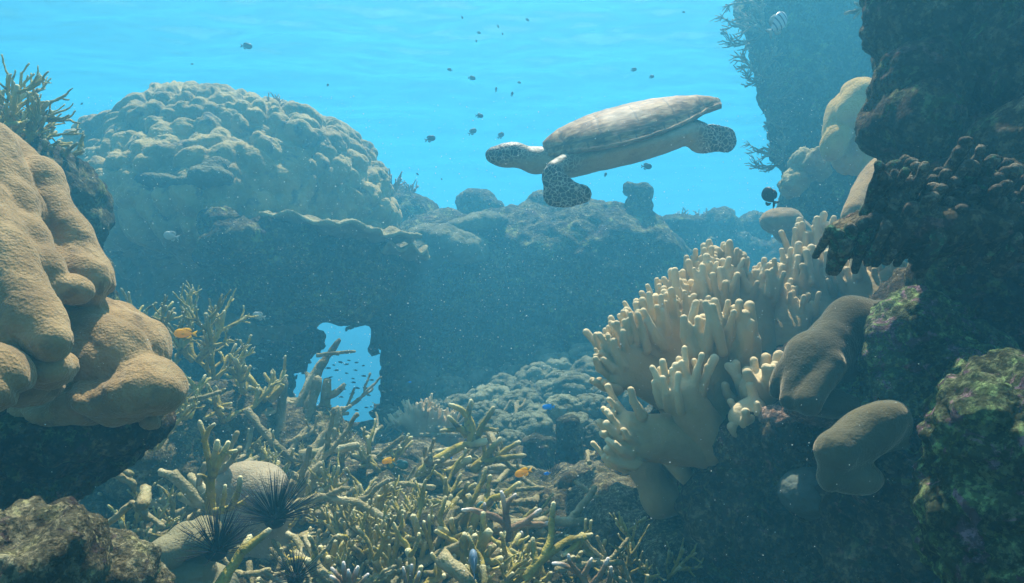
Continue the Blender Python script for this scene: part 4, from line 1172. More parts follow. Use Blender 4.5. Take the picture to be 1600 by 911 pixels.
laid('staghorn_coral', 'tall branched staghorn standing alone at the centre of the floor', M_STAG, [
    ([(655, 745, 2.75), (680, 720, 2.7), (725, 695, 2.7), (760, 690, 2.68)], 20, 10), ([(738, 700, 2.7), (738, 660, 2.7), (722, 640, 2.7), (702, 632, 2.68)], 14, 8),
    ([(738, 690, 2.7), (730, 665, 2.7), (733, 640, 2.7), (736, 625, 2.7)], 13, 8), ([(742, 700, 2.7), (750, 670, 2.7), (765, 648, 2.7), (771, 636, 2.7)], 13, 8),
    ([(728, 680, 2.7), (715, 665, 2.65), (700, 650, 2.65)], 10, 7), ([(728, 670, 2.7), (705, 672, 2.65), (688, 673, 2.6)], 9, 6), ([(750, 672, 2.7), (765, 670, 2.7), (776, 673, 2.7)], 8, 6),
    ([(740, 735, 2.72), (762, 712, 2.7), (770, 700, 2.68), (782, 685, 2.68)], 14, 9), ([(750, 725, 2.7), (790, 715, 2.66), (822, 712, 2.66)], 13, 7), ([(775, 715, 2.7), (795, 700, 2.7), (812, 690, 2.7)], 11, 7),
    ([(700, 740, 2.75), (720, 725, 2.7), (735, 716, 2.7)], 16, 12), ([(760, 716, 2.7), (756, 700, 2.7), (754, 686, 2.7)], 9, 6), ([(690, 735, 2.75), (700, 760, 2.7), (705, 785, 2.7)], 12, 10)], seed=3)
laid('staghorn_coral', 'brown staghorn with whitish tips right of centre, below the orange fish', M_STAGPALE, [
    ([(790, 870, 2.1), (793, 830, 2.08), (790, 790, 2.06), (782, 768, 2.05)], 18, 7), ([(792, 820, 2.08), (768, 805, 2.05), (745, 798, 2.04), (722, 796, 2.02)], 13, 6),
    ([(790, 800, 2.06), (795, 782, 2.06), (806, 772, 2.06)], 10, 6), ([(793, 828, 2.08), (820, 818, 2.08), (845, 795, 2.08)], 13, 7), ([(820, 818, 2.08), (850, 820, 2.1), (860, 816, 2.1)], 9, 6),
    ([(760, 803, 2.05), (757, 795, 2.05), (757, 786, 2.05)], 8, 5), ([(790, 845, 2.08), (770, 850, 2.05), (750, 865, 2.05)], 13, 9), ([(788, 850, 2.1), (810, 850, 2.05), (815, 830, 2.05)], 10, 7)], seed=5)
laid('staghorn_coral', 'long curved olive branch coral arching at the lower right of the floor', M_STAG, [
    ([(820, 905, 1.75), (850, 870, 1.76), (885, 845, 1.8), (925, 835, 1.84)], 17, 9), ([(850, 870, 1.76), (862, 840, 1.78), (862, 810, 1.8), (866, 785, 1.8)], 13, 8),
    ([(905, 842, 1.82), (895, 858, 1.8), (880, 868, 1.78)], 10, 7), ([(915, 838, 1.82), (905, 852, 1.82), (895, 862, 1.82)], 9, 6), ([(840, 885, 1.75), (835, 865, 1.77), (832, 840, 1.78)], 11, 8)], seed=7)
laid('staghorn_coral', 'pinkish branching coral with white tips at the lower right of the floor', M_STAGPALE, [
    ([(930, 930, 1.62), (905, 895, 1.62), (880, 882, 1.62), (862, 880, 1.62)], 12, 6), ([(905, 895, 1.62), (890, 880, 1.6), (888, 866, 1.6)], 9, 5), ([(912, 900, 1.62), (918, 885, 1.62), (925, 872, 1.62)], 10, 5),
    ([(925, 915, 1.62), (940, 895, 1.62), (950, 872, 1.62)], 12, 7), ([(945, 930, 1.62), (955, 900, 1.62), (955, 885, 1.62)], 12, 6)], seed=8)
laid('staghorn_coral', 'upright olive staghorn in front of the pale smooth round coral', M_STAG, [
    ([(330, 820, 1.85), (328, 780, 1.84), (330, 745, 1.82), (338, 700, 1.8), (340, 688, 1.8)], 17, 9), ([(332, 745, 1.82), (345, 715, 1.8), (357, 690, 1.8)], 12, 8),
    ([(333, 725, 1.82), (350, 708, 1.8), (370, 704, 1.8)], 10, 6), ([(332, 740, 1.82), (322, 700, 1.82), (314, 664, 1.82), (312, 658, 1.82)], 12, 7), ([(328, 760, 1.84), (318, 742, 1.82), (308, 742, 1.82)], 9, 6),
    ([(318, 690, 1.82), (328, 668, 1.8), (336, 662, 1.8)], 9, 6), ([(335, 800, 1.82), (360, 795, 1.8), (372, 770, 1.78), (376, 745, 1.78)], 13, 8), ([(345, 800, 1.82), (350, 780, 1.8), (352, 758, 1.8)], 9, 6), ([(372, 790, 1.8), (384, 782, 1.8), (390, 776, 1.8)], 9, 6)], seed=9)
laid('staghorn_coral', 'forked olive branch leaning right beside the lower black urchin', M_STAG, [
    ([(345, 915, 1.5), (365, 880, 1.52), (385, 850, 1.54), (392, 836, 1.55)], 20, 11), ([(378, 862, 1.52), (400, 845, 1.54), (422, 828, 1.55)], 15, 9)], seed=11)
laid('staghorn_coral', 'cluster of peach fingers with white tips at the bottom edge', M_STAGPALE, [
    ([(545, 930, 1.55), (530, 900, 1.55), (518, 888, 1.55)], 12, 6), ([(545, 930, 1.55), (538, 895, 1.54), (536, 878, 1.54)], 12, 6), ([(548, 930, 1.55), (553, 900, 1.55), (560, 885, 1.55)], 12, 6),
    ([(552, 930, 1.55), (566, 908, 1.55), (576, 896, 1.55)], 12, 6), ([(540, 930, 1.55), (524, 905, 1.53), (516, 900, 1.53)], 11, 6), ([(545, 925, 1.54), (546, 905, 1.53), (544, 890, 1.53)], 11, 6)], seed=12)
laid('staghorn_coral', 'small tuft of white-tipped fingers at the bottom edge, right of the peach cluster', M_STAGPALE, [
    ([(638, 930, 1.6), (632, 900, 1.6), (630, 886, 1.6)], 9, 5), ([(640, 930, 1.6), (642, 900, 1.6), (644, 882, 1.6)], 9, 5), ([(645, 930, 1.6), (652, 905, 1.6), (655, 893, 1.6)], 9, 5)], seed=13)
# dead branches one can point to
def dead(label, *br, seed=1): return laid('dead_branch', label, M_STAGDEAD, list(br), tips=0, cat='coral', seed=seed, rough=.2)
dead('long pale fallen branch running from the upper black urchin to the right', ([(455, 790, 2.1), (500, 776, 2.1), (560, 785, 2.08), (610, 815, 2.05), (630, 840, 2.02)], 14, 10), ([(510, 777, 2.1), (530, 765, 2.08), (545, 763, 2.06)], 11, 8), ([(545, 783, 2.1), (575, 778, 2.1), (590, 760, 2.1), (612, 748, 2.1)], 9, 7), seed=21)
dead('thick dead branch slanting up against the blue hole', ([(445, 700, 3.1), (465, 640, 3.15), (490, 590, 3.2), (505, 565, 3.22)], 20, 15), ([(500, 575, 3.2), (520, 545, 3.25), (530, 530, 3.25)], 13, 9), ([(495, 555, 3.2), (530, 551, 3.2), (555, 549, 3.2)], 7, 5), seed=22)
dead('blunt dead stump standing in the middle of the blue hole', ([(500, 695, 3.1), (508, 650, 3.15), (510, 600, 3.18), (512, 592, 3.18)], 22, 14), ([(512, 620, 3.16), (530, 612, 3.16), (538, 600, 3.16)], 11, 8), seed=23)
dead('leaning dead stub at the left rim of the blue hole', ([(470, 700, 3.0), (480, 650, 3.05), (494, 605, 3.1), (496, 590, 3.1)], 20, 15), seed=24)
dead('short upright dead stub, leftmost of those before the blue hole', ([(436, 690, 2.9), (440, 640, 2.95), (444, 590, 2.98)], 18, 12), seed=25)
dead('fat tapering dead branch below the blue hole', ([(480, 720, 2.8), (505, 690, 2.85), (530, 650, 2.9), (528, 638, 2.9)], 24, 16), seed=26)
dead('crusted straight dead branch pointing right below the blue hole', ([(470, 712, 2.6), (510, 705, 2.6), (560, 696, 2.6)], 17, 12), seed=27)
dead('dead stump leaning left behind the upper black urchin', ([(475, 780, 2.35), (490, 745, 2.35), (503, 722, 2.35)], 26, 15), seed=28)
dead('dead branch slanting down left of the pale smooth round coral', ([(268, 740, 2.0), (290, 760, 2.0), (312, 788, 2.0)], 20, 16), seed=29)
dead('pale-edged broken branch lying on the rubble at lower left', ([(205, 785, 1.7), (230, 805, 1.68), (256, 825, 1.66)], 11, 8), ([(205, 788, 1.7), (185, 805, 1.7), (152, 832, 1.7)], 11, 8), seed=30)
dead('broken pipe of coral pointing at the viewer on the lower left rubble', ([(228, 766, 1.75), (224, 790, 1.6)], 20, 19), seed=31)
dead('two parallel dead sticks behind the lower left rubble', ([(175, 725, 2.0), (208, 742, 2.0)], 12, 10), ([(178, 738, 2.02), (212, 758, 2.0)], 12, 10), seed=32)
dead('olive dead branch zigzagging down from the mound left of the blue hole', ([(385, 640, 2.75), (405, 665, 2.72), (425, 690, 2.7), (450, 712, 2.68), (462, 720, 2.66)], 12, 10), seed=33)
dead('horizontal pale branch just right of the tan lobed coral', ([(283, 625, 2.4), (315, 622, 2.42), (345, 612, 2.45)], 9, 6), seed=34)
dead('thick dead branch above the blue-grey fish', ([(655, 880, 2.0), (690, 865, 2.0), (728, 845, 1.98)], 16, 12), seed=35)
dead('bleached slab of dead branch left of the blue-grey fish', ([(690, 870, 1.75), (715, 895, 1.72), (740, 915, 1.7)], 26, 20), seed=36)
dead('thin yellowish dead branch lying across the centre floor', ([(580, 800, 2.3), (600, 760, 2.3), (625, 755, 2.3), (680, 762, 2.32)], 9, 8), seed=37)
dead('long thin dead branch lying flat right of the orange fish', ([(700, 765, 2.6), (770, 768, 2.6), (850, 762, 2.6)], 8, 6), seed=38)
dead('thin flat branch of coral on the pale rubble slope', ([(860, 770, 2.7), (890, 755, 2.75), (930, 745, 2.8)], 7, 5), seed=39)

# broken sticks strewn about

sticks = []
for i in range(6):
    rg = random.Random(300 + i); out = []
    grow(rg, np.array([-0.07, 0, 0.0]), np.array([1.0, 0, 0]), 0.15 if i % 2 else 0.26, rg.uniform(0.011, 0.016), 1 if i < 5 else 0, out, .8, False, .1, .5, 0, .2)
    V, Q, T, A = tubes(out, 7, .2, rg)
    V = V + np.stack([gnoise(V * 60, i), gnoise(V * 60, i + 1), gnoise(V * 60, i + 2)], 1) * 0.003
    sticks.append(mesh_np('broken_branch', V, (Q, T), attrs={'tip': 0 * A})); sticks[-1].materials.append(M_STAGDEAD)
n_ = 0; tries = 0
while n_ < 190 and tries < 9000:
    tries += 1
    y = rng.uniform(1.6, 4.2); px = rng.uniform(60, 1080); x = (px - 800) / F_PX * y
    dens = 1 if px < 760 else 0.45
    if px > 560 and y > 2.7: dens = .35
    if rng.random() > dens: continue
    o = bpy.data.objects.new('broken_branch', sticks[rng.randrange(6)]); COL.objects.link(o)
    s = rng.uniform(0.5, 1.15) * (0.75 if y < 2.1 else 1)
    s *= 1.25
    place(o, x, y, fz(x, y) + rng.uniform(0.005, 0.08), s, rng.uniform(0, 6.28), rng.uniform(-.3, .3), rng.uniform(-.6, .6))
    tag(o, 'short broken coral branch lying loose in the rubble of the sea floor', 'coral rubble', 'broken coral branches on the sea floor')
    n_ += 1
# lumps of rubble
lumps = []
for i in range(5):
    V, F = uvball(0.05, 22, 16, (1, .8, .6)); V = displace(V, F, lambda v, N: 0.018 * fbm(v * 22, 4, 50 + i) + 0.010 * domes(v * 40, i))
    lumps.append(mesh_np('rubble_lump', V, F)); lumps[-1].materials.append(M_FLOOR)
n_ = 0; tries = 0
while n_ < 290 and tries < 9000:
    tries += 1
    y = 1.6 + 4.0 * rng.random() ** 1.4; px = rng.uniform(60, 1150); x = (px - 800) / F_PX * y
    o = bpy.data.objects.new('rubble_lump', lumps[rng.randrange(5)]); COL.objects.link(o)
    s = rng.uniform(0.3, 1.5) * (0.6 if y < 2 else 1)
    place(o, x, y, fz(x, y) - 0.005, s, rng.uniform(0, 6.28), rng.uniform(-.5, .5), rng.uniform(-.5, .5))
    tag(o, 'small crusty lump of rubble lying on the sea floor', 'coral rubble', 'lumps of rubble on the sea floor')
    n_ += 1

# ------------------------------------------------------------------ staghorns upper left, tower branches
sh = sdf_obj('reef_boulder', [EP(10, 330, 2.3, 90, 110, 0.25, 0.05), EP(-60, 250, 2.3, 90, 90, .2, .05), EP(90, 330, 2.35, 50, 70, 0.2, 0.05), EP(60, 480, 2.35, 90, 120, .2, .05)], 0.012, M_REEF, rocky(0.03, 6, 44, 0.03, 12))
tag(sh, 'reef block mostly hidden behind the tan lobed coral, carrying staghorns', 'rock')
upl = [(0, -8, 205, 2.2, .8, .3, 'bright-tipped staghorn at the left edge, topmost of the upper left corals'), (1, 22, 225, 2.2, .75, 1.2, 'staghorn just below the topmost upper left coral, pointing right'),
       (3, 45, 250, 2.25, .75, 2.2, 'staghorn peeping over the ridge of the tan lobed coral'), (4, 78, 255, 2.3, .9, .2, 'bushy bluish staghorn between the tan lobed coral and the dome coral'),
       (6, 5, 255, 2.15, .7, 3.3, 'low staghorn tucked at the left edge above the tan lobed coral'), (7, 55, 275, 2.3, .9, 3.3, 'shaded stubby staghorn behind the ridge of the tan lobed coral'), (4, -5, 190, 2.3, 1.0, 2.2, 'bushy staghorn at the very left edge of the view')]
for i, px, py, d, s, rz, lb in upl:
    stag_at(i, px, py, d, s, rz, lb, 0, .45)
o = plate('plate_coral', 108, 290, 3.6, 34, 0.15, 0.03, M_PLATE, 31, tilt=-18, cup=-0.05)
tag(o, 'small folded tan plate coral between the tan lobed coral and the dome coral', 'coral')
# acropora sprigs on the tower's edge
M_ACRO = mat_coral('pale_branching_coral', (0.12, 0.10, 0.055), (0.18, 0.155, 0.09), (0.26, 0.23, 0.14), 9.0, 150, 0.003, tip=(0.45, 0.42, 0.30), tipmix=0.8)
acro = coral_colony('branching_coral', 501, 5, 0.17, 0.0095, 2, M_ACRO, 0.9, 0.1, 0.1, 1.1)
acro_l = [(1192, 50, 1.0, 'branching coral sprig on the reef tower beside the striped fish'), (1190, 120, 1.0, 'branching coral sprig halfway up the left edge of the reef tower'), (1200, 150, .8, 'pale branching sprig just below the halfway one on the reef tower'),
          (1205, 190, .55, 'smallest branching sprig on the left edge of the reef tower'), (1180, 2, .9, 'branching coral at the top edge of the view, left of the reef tower'), (1222, 250, .8, 'dark blunt branching coral low on the left edge of the tower')]
for i, (px, py, s, lb) in enumerate(acro_l):
    o = acro if i == 0 else copy_tree(acro)
    p = P(px, py, 4.35); s *= 1.15; place(o, *p, s, 1.3 * i, 0.0, R(-75)); tag(o, lb, 'coral')
laid('branching_coral', 'pale sprig hanging near the top of the reef tower, left of the overhang', M_ACRO, [([(1365, 5, 2.6), (1345, 15, 2.6), (1320, 22, 2.58)], 8, 5), ([(1345, 15, 2.6), (1335, 28, 2.58)], 6, 4), ([(1350, 12, 2.6), (1335, 4, 2.6)], 6, 4)], seed=61)
# little growths on skylines
tuft = coral_colony('coral_tuft', 511, 7, 0.09, 0.008, 1, M_STAGPALE, 0.9, 0.3)
tl = [(430, 170, 4.75, 1.0, 'lilac tuft of branching coral on top of the dome coral'), (612, 300, 5.4, 1.6, 'grey branching coral at the right shoulder of the dome coral'), (186, 200, 4.85, .8, 'tiny tuft on the left shoulder of the dome coral'),
      (1065, 345, 7.1, 1.2, 'faint feathery coral on the mushroom-shaped plate at mid right'), (1095, 345, 7.3, 1.2, 'faint branching coral on the mid right outcrop'), (640, 305, 6.2, 1.3, 'branching coral on the reef wall crest right of the dome coral')]
for i, (px, py, d, s, lb) in enumerate(tl):
    o = tuft if i == 0 else copy_tree(tuft)
    p = P(px, py, d); place(o, *p, s, i * 1.1, 0, 0); tag(o, lb, 'coral')

# ------------------------------------------------------------------ cauliflower heads on the middle floor
cp = []
for i in range(3):
    V, F = uvball(0.16, 110, 70, (1, 1, .75))
    V = V.astype(np.float32)
    f1, f2, ids = worley(V * 17, 60 + i); g1 = domes(V * 42, i)
    kn = np.sqrt(np.clip(1 - (f1 / .75) ** 2, 0, 1))
    A = np.clip(kn * 1.3 - .4, 0, 1)
    V = displace(V, F, lambda v, N: 0.035 * kn + 0.012 * g1 + 0.02 * fbm(v * 6, 3, i))
    me = mesh_np('cauliflower_coral', V, F, attrs={'tip': A}); me.materials.append(M_CAUL); cp.append(me)
heads = [(765, 630, 4.6, 1.05), (700, 612, 5.0, .95), (815, 640, 4.3, 1.0), (745, 600, 5.2, 1.1), (640, 600, 5.2, .8), (840, 600, 5.0, 1.2), (900, 610, 4.6, 1.0), (870, 580, 5.2, 1.1), (800, 590, 5.4, 1.1), (925, 640, 4.2, .8),
         (880, 640, 4.0, .7), (780, 670, 3.9, .8), (830, 670, 3.8, .8), (930, 590, 5.0, 1.2), (700, 585, 5.5, 1.0), (960, 620, 4.4, .8), (610, 650, 4.9, .6), (755, 650, 4.2, .7), (900, 665, 3.7, .6), (990, 610, 4.6, 1.0),
         (660, 590, 5.4, .9), (915, 560, 5.3, 1.0), (850, 560, 5.5, 1.0), (940, 680, 3.5, .6), (800, 690, 3.6, .5), (720, 640, 4.5, .8), (790, 612, 5.0, 1.0), (860, 618, 4.7, .9), (945, 600, 5.0, .9), (680, 640, 4.7, .6), (840, 650, 4.0, .6), (735, 575, 5.6, 1.1), (790, 560, 5.7, 1.2), (890, 545, 5.6, 1.0), (940, 560, 5.4, 1.1), (690, 560, 5.7, .9), (640, 570, 5.7, .8), (970, 580, 5.2, 1.0), (820, 615, 4.6, .7), (880, 600, 4.8, .8)]
for i, (px, py, d, s) in enumerate(heads):
    o = bpy.data.objects.new('cauliflower_coral', cp[i % 3]); COL.objects.link(o)
    p = P(px, py, d); s *= 0.85; place(o, p[0], p[1], max(p[2], fz(p[0], p[1]) + 0.03), s, i * 1.7)
    tag(o, 'hazy blue-green knobby coral head crowding the middle floor before the reef wall', 'coral', 'coral heads on the middle floor')
# grey stone stumps
o = sdf_obj('stone_stump', [CP(P(888, 672, 3.4), P(890, 715, 3.4), M_(17, 3.4), M_(21, 3.4), 0.03), EP(888, 660, 3.4, 17, 10, 0.05, 0.02), EP(895, 728, 3.4, 30, 14, .09, .03)], 0.007, M_REEF, rocky(0.008, 12, 3, 0.006, 30))
tag(o, 'grey upright stump of rock on the middle floor left of the leather coral', 'rock')
o = sdf_obj('stone_stump', [EP(842, 710, 3.35, 22, 24, 0.07, 0.02), EP(836, 690, 3.35, 16, 8, 0.05, 0.01), EP(858, 695, 3.35, 10, 10, .03, .01)], 0.007, M_REEF, rocky(0.010, 12, 4, 0.010, 30))
tag(o, 'squat grey block of rock beside the upright stump', 'rock')
mound(672, 845, 2.15, 38, 34, 0.1, 'squarish dark block in the middle of the rubble', 15, M_REEF, 0.008)
mound(960, 790, 2.55, 60, 30, 0.25, 'pale rubble slope below the leather coral', 16, M_CRUST)
mound(1040, 850, 2.2, 60, 34, 0.2, 'blue-shadowed rubble hump at the foot of the dark rock', 17, M_CRUST)
mound(920, 760, 2.9, 40, 14, 0.2, 'flat pale rubble patch right of the grey stump', 18, M_CRUST)

# ------------------------------------------------------------------ sea urchins
M_URCH = NT('urchin_black').finish((0.012, 0.012, 0.018), rough=0.6, spec=0.12)
def urchin(label, px, py, d, r, L, seed, n=190):
    rg = random.Random(seed)
    root = empty('sea_urchin', P(px, py, d)); tag(root, label, 'urchin')
    V, F = uvball(r, 20, 14, (1, 1, .8)); link('body', mesh_np('body', V, F), M_URCH, root)
    paths = []
    for i in range(n):
        z = rg.uniform(-0.35, 1); a = rg.uniform(0, 6.283); q = math.sqrt(1 - z * z)
        v = np.array([q * math.cos(a), q * math.sin(a), z + 0.45]); v /= np.linalg.norm(v)
        l = L * rg.uniform(0.6, 1.0)
        b = v * r * .8
        bend = np.array([rg.gauss(0, .05), rg.gauss(0, .05), rg.gauss(0, .05)]) * l
        paths.append(([b, b + v * l * .5 + bend * .5, b + v * l + bend], [0.0010, 0.0008, 0.0003], 0, 1))
    V, Q, T, A = tubes(paths, 4, 0, rg)
    s = link('spines', mesh_np('spines', V, (Q, T)), M_URCH, root); s['kind'] = 'stuff'
urchin('black long-spined urchin at the bottom left, the lower of the two', 338, 862, 1.55, 0.026, 0.10, 1, 230)
urchin('black long-spined urchin before the pale smooth round coral, the upper of the two', 430, 812, 1.75, 0.028, 0.125, 2, 230)
urchin('small dark urchin at the bottom edge below the upper urchin', 462, 905, 1.6, 0.020, 0.07, 3, 70)
urchin('tiny faint urchin on the rubble slope right of the orange fish', 862, 748, 2.9, 0.02, 0.09, 4, 90)
# ------------------------------------------------------------------ fish
def fish_parts(L, Hh, T, fork=0.5):
    """body, tail, dorsal, belly fin as (V, F) in a frame with the head towards +x"""
    n, m = 22, 16
    V, F = [], []
    for i in range(n + 1):
        u = i / n
        prof = (math.sin(math.pi * min(1, u * 1.0) ** 0.72) ** 0.8) * (1 - 0.1 * u)
        prof = max(prof, 0.14 if u > 0.5 else 0.02) * (1 if u < 1 else .9)
        x = L * (0.5 - u * 0.80)
        for j in range(m):
            a = 2 * math.pi * j / m
            V.append((x, T / 2 * prof * math.cos(a), Hh / 2 * prof * math.sin(a)))
    for i in range(n):
        for j in range(m):
            F.append((i * m + j, i * m + (j + 1) % m, (i + 1) * m + (j + 1) % m, (i + 1) * m + j))
    F.append(tuple([0, 0, 0, 0])); F.pop()
    body = (np.array(V, np.float32), np.array(F))
    def fin(poly, th):
        poly = np.array(poly); k = len(poly)
        c = poly.mean(0)
        V = [(p[0], th / 2 * s, p[1]) for s in (-1, 1) for p in poly] + [(c[0], -th, c[1]), (c[0], th, c[1])]
        F = []
        for i in range(k):
            j = (i + 1) % k
            F.append((i, j, j + k, i + k))
        T_ = [(i, 2 * k, (i + 1) % k) for i in range(k)] + [(i + k, (i + 1) % k + k, 2 * k + 1) for i in range(k)]
        return np.array(V, np.float32), (np.array(F), np.array(T_))
    xt = -0.30 * L
    tail = fin([(xt + .03 * L, Hh * .07), (xt - .08 * L, Hh * .22), (xt - .20 * L, Hh * .36), (xt - .16 * L, Hh * .12), (xt - .12 * L * (1.3 - fork), 0), (xt - .16 * L, -Hh * .12), (xt - .20 * L, -Hh * .36), (xt - .08 * L, -Hh * .22), (xt + .03 * L, -Hh * .07)], T * .06)
    dors = fin([(.20 * L, Hh * .42), (.12 * L, Hh * .55), (-.02 * L, Hh * .60), (-.16 * L, Hh * .56), (-.26 * L, Hh * .38), (-.24 * L, Hh * .16), (0, Hh * .40)], T * .06)
    anal = fin([(.02 * L, -Hh * .42), (-.06 * L, -Hh * .56), (-.18 * L, -Hh * .54), (-.26 * L, -Hh * .36), (-.24 * L, -Hh * .16), (-.1 * L, -Hh * .36)], T * .06)
    pect = fin([(.16 * L, -Hh * .02), (.06 * L, Hh * .08), (.0 * L, -Hh * .06), (.05 * L, -Hh * .16)], T * .05)
    return body, tail, dors, anal, pect
def simple_mat(name, col, rough=.5, spec=.3, tl=0.0): return NT(name).finish(col, rough=rough, spec=spec, translucent=tl)
def make_fish(name, L, H=0.5, T=0.2, mat=None, fmat=None, eye=True, fork=.5):
    root = empty(name)
    parts = fish_parts(L, L * H, L * T, fork)
    for (V, F), nm in zip(parts, ('body', 'tail_fin', 'dorsal_fin', 'anal_fin', 'pectoral_fin')):
        if nm == 'pectoral_fin':
            V = V + np.array([0, L * T * .5, 0], np.float32)
        me = mesh_np(nm, V, F if isinstance(F, tuple) else F)
        link(nm, me, mat if nm == 'body' else (fmat or mat), root)
    if eye:
        for s in (1, -1):
            V, F = uvball(L * .028, 10, 8, (1, .5, 1)); link('eye', mesh_np('eye', V, F), M_EYE, root, (L * .36, s * L * T * .30, L * H * .06))
    return root
M_FDARK = simple_mat('fish_dark', (0.02, 0.025, 0.03)); M_FBLACK = simple_mat('fish_black', (0.010, 0.010, 0.010))
M_FYEL = simple_mat('fish_yellow', (0.95, 0.60, 0.02), tl=.5); M_FYEL2 = simple_mat('fish_fin_yellow', (0.95, 0.68, 0.05), tl=.6)
M_FPALE = simple_mat('fish_pale', (0.45, 0.52, 0.48), tl=.3); M_FBLUE = simple_mat('fish_blue', (0.02, 0.35, 0.85), tl=.5); M_FTEAL = simple_mat('fish_teal', (0.04, 0.16, 0.16)); M_FGREY = simple_mat('fish_bluegrey', (0.16, 0.24, 0.32))
ST = NT('fish_striped')
sx = ST.N('SeparateXYZ'); ST.l.new(ST.tc.outputs['Object'], sx.inputs[0])
wv = ST.math('SINE', ST.math('MULTIPLY', sx.outputs['X'], 2 * math.pi / 0.024))
stripe = ST.ramp(wv, [(0.55, (0.55, 0.62, 0.62)), (0.72, (0.05, 0.09, 0.14))])
M_FSTRIPE = ST.finish(stripe, rough=.4, spec=.4)
def aim(o, px, py, d, yaw=0, pitch=0, roll=0, s=1.0):
    """yaw 0: head to the right of the picture, 180: left; pitch raises the head"""
    o.location = P(px, py, d); o.rotation_euler = (R(roll), R(-pitch), R(yaw)); o.scale = (s, s, s)
fd = make_fish('damselfish', 0.07, .52, .22, M_FDARK, M_FDARK, eye=False)
DARK = [(385, 72, 18, 15, 0), (672, 217, 18, 15, 20), (738, 206, 16, 20, 35), (782, 212, 15, 30, 40), (749, 181, 13, 10, 0), (737, 122, 13, 20, 0), (748, 51, 8, 30, 0), (722, 27, 7, 70, 0), (744, 64, 7, 75, 20), (778, 41, 7, 70, 0),
        (785, 53, 6, 70, 10), (824, 31, 8, 40, 0), (775, 140, 9, 65, 60), (800, 147, 9, 60, 50), (703, 109, 9, 200, 10), (990, 109, 11, 10, 20), (1018, 120, 10, 20, 20), (1010, 260, 18, 5, 0), (946, 273, 10, 50, 40), (1130, 52, 10, 190, 0),
        (1137, 30, 8, 70, 30), (811, 129, 7, 20, 0), (652, 272, 6, 50, -20), (300, 100, 5, 0, 0), (128, 162, 6, 160, -20), (512, 133, 6, 70, 40), (1068, 19, 6, 0, 0), (690, 280, 4, 60, 0)]
first = True
for px, py, w, yaw, pit_ in DARK:
    o = fd if first else copy_tree(fd); first = False
    d = 4.6 + (px % 7) * .2
    s = M_(w, d) / 0.07 * (1.0 if abs(math.cos(R(yaw))) > .6 else 1.15)
    aim(o, px, py, d, yaw, pit_, 0, s)
    tag(o, 'small dark damselfish silhouetted in the open blue water above the reef', 'fish', 'dark damselfish in open water')
fb = make_fish('black_fish', 0.075, .62, .22, M_FBLACK, M_FBLACK)
aim(fb, 1203, 308, 2.4, 120, 50, 0, 1.15); tag(fb, 'black fish hovering nose up in front of the round brown coral head', 'fish')
fs = make_fish('striped_fish', 0.15, .48, .17, M_FSTRIPE, M_FPALE); aim(fs, 1214, 38, 2.9, 25, 45, 0, 1.0); tag(fs, 'pale fish with dark stripes swimming up past the reef tower', 'fish')
fy = make_fish('yellow_fish', 0.09, .42, .2, M_FYEL, M_FYEL2)
aim(fy, 290, 521, 2.15, 184, 2, 0, .82); tag(fy, 'orange yellow fish in front of the tall staghorn at left', 'fish')
o = copy_tree(fy); aim(o, 607, 720, 2.1, 215, 0, 0, .50); tag(o, 'smallest yellow fish, round and near the centre floor', 'fish')
o = copy_tree(fy); aim(o, 818, 738, 2.1, 195, -12, 0, .66); tag(o, 'orange yellow fish swimming left between the tall staghorn and the grey stump', 'fish')
fp = make_fish('pale_fish', 0.11, .45, .18, M_FPALE, M_FPALE)
aim(fp, 268, 369, 3.2, 165, 12, 0, .85); tag(fp, 'pale silvery fish in the shadow of the dome coral', 'fish')
o = copy_tree(fp); aim(o, 405, 494, 3.3, 160, 12, 0, .75); tag(o, 'faint pale fish left of the blue hole', 'fish')
o = copy_tree(fp); aim(o, 915, 318, 4.6, 20, 20, 0, .5); tag(o, 'faint pale fish just under the turtle before the reef wall', 'fish')
fg = make_fish('grey_fish', 0.09, .55, .3, M_FGREY, M_FGREY); aim(fg, 740, 882, 1.7, 100, 60, 0, .85); tag(fg, 'blue-grey fish seen end on near the bottom edge', 'fish')
ft = make_fish('teal_fish', 0.085, .6, .22, M_FTEAL, M_FTEAL)
for (px, py, d, yaw, s, lb) in [(626, 727, 2.7, 10, .75, 'dark teal fish just right of the smallest yellow fish'), (760, 792, 2.2, 190, .8, 'teal fish hiding in the rubble under the tall staghorn'), (352, 440, 4.0, 190, .4, 'faint dark fish in front of the dark block of reef')]:
    o = ft if ft.get('label') is None else copy_tree(ft); aim(o, px, py, d, yaw, 0, 0, s); tag(o, lb, 'fish')
fbl = make_fish('blue_fish', 0.08, .4, .2, M_FBLUE, M_FBLUE)
for (px, py, d, yaw, s, lb) in [(857, 636, 3.9, 180, .95, 'slim blue fish over the coral heads of the middle floor'), (705, 714, 3.2, 100, .95, 'bright blue fish behind the tall staghorn'), (1012, 612, 3.4, 150, .9, 'blue fish glimpsed left of the leather coral'), (640, 597, 4.4, 20, .35, 'tiny bright blue fish beside the blue hole'), (855, 740, 2.8, 200, .4, 'tiny blue fish below the grey stumps')]:
    o = fbl if fbl.get('label') is None else copy_tree(fbl); aim(o, px, py, d, yaw, 0, 0, s); tag(o, lb, 'fish')
fo = copy_tree(fy); aim(fo, 1518, 716, 1.12, 10, 12, 0, .3); tag(fo, 'tiny orange fish against the green crusted rock', 'fish')
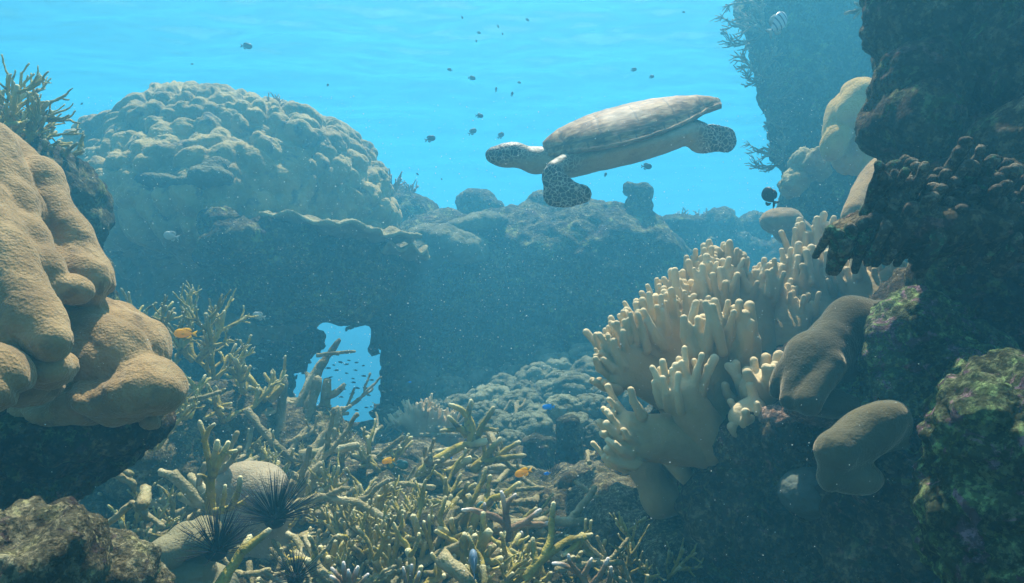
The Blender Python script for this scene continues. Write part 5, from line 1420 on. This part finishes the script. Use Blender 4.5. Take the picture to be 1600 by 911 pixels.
# shoal in and around the hole
mt = make_fish('shoal_fish', 0.05, .30, .16, M_FDARK, M_FDARK, eye=False)
bm_parts = list(mt.children)
rg = random.Random(9); k = 0
shoal = [(517, 550), (530, 565), (543, 572), (556, 577), (549, 590), (520, 590), (535, 598), (555, 600), (560, 608), (528, 580), (566, 588), (571, 606), (540, 610), (515, 602), (550, 620), (534, 622), (562, 624), (545, 635), (572, 634), (555, 642), (576, 615), (538, 548), (525, 556), (548, 563), (510, 575), (582, 596), (560, 566), (530, 610), (568, 574), (541, 583), (553, 612), (522, 572)]
for i, (px, py) in enumerate(shoal):
    o = mt if i == 0 else copy_tree(mt)
    d = 5.0 + rg.random() * .5
    aim(o, px + rg.uniform(-3, 3), py + rg.uniform(-3, 3), d, rg.choice([0, 180]) + rg.uniform(-25, 25), rg.uniform(-15, 10), 0, M_(rg.uniform(6, 10), d) / .05)
    tag(o, 'tiny dark slender fish of the shoal crossing the bright blue hole', 'fish', 'shoal in the blue hole')
mp_ = make_fish('shoal_fish', 0.05, .30, .16, M_FPALE, M_FPALE, eye=False)
pal = [(600, 612), (622, 655), (612, 640), (633, 660), (610, 668), (605, 625), (640, 645), (625, 672), (596, 682), (592, 640), (655, 668), (645, 682), (380, 556), (395, 552), (408, 560), (398, 575), (385, 585), (372, 545), (412, 548), (420, 532), (360, 570)]
for i, (px, py) in enumerate(pal):
    o = mp_ if i == 0 else copy_tree(mp_)
    d = 4.0 + rg.random() * .6
    aim(o, px, py, d, 180 + rg.uniform(-30, 30), rg.uniform(0, 25), 0, M_(rg.uniform(7, 11), d) / .05)
    tag(o, 'tiny pale slender fish in the dim water beside the blue hole', 'fish', 'pale shoal beside the blue hole')

# ------------------------------------------------------------------ specks drifting in the water
rg = np.random.RandomState(4)
n = 13000
d = 1.0 + 3.6 * rg.rand(n) ** 0.8
px = rg.uniform(-60, 1660, n); py = rg.uniform(150, 960, n)
C_ = np.stack([(px - 800) / F_PX * d, d, (455.5 - py) / F_PX * d], 1)
r = (0.00042 + 0.0009 * rg.rand(n) ** 6) * (0.4 + d * 0.6)
base = np.array([(1, 0, 0), (-1, 0, 0), (0, 1, 0), (0, -1, 0), (0, 0, 1), (0, 0, -1)], float)
tri = np.array([(0, 2, 4), (2, 1, 4), (1, 3, 4), (3, 0, 4), (2, 0, 5), (1, 2, 5), (3, 1, 5), (0, 3, 5)])
V = (C_[:, None, :] + base[None] * r[:, None, None]).reshape(-1, 3)
F = (tri[None] + (np.arange(n) * 6)[:, None, None]).reshape(-1, 3)
M_SNOW = simple_mat('drifting_specks', (0.8, 0.85, 0.8), .8, .1)
sn = link('marine_snow', mesh_np('marine_snow', V, F, smooth=False), M_SNOW)
tag(sn, kind='stuff')
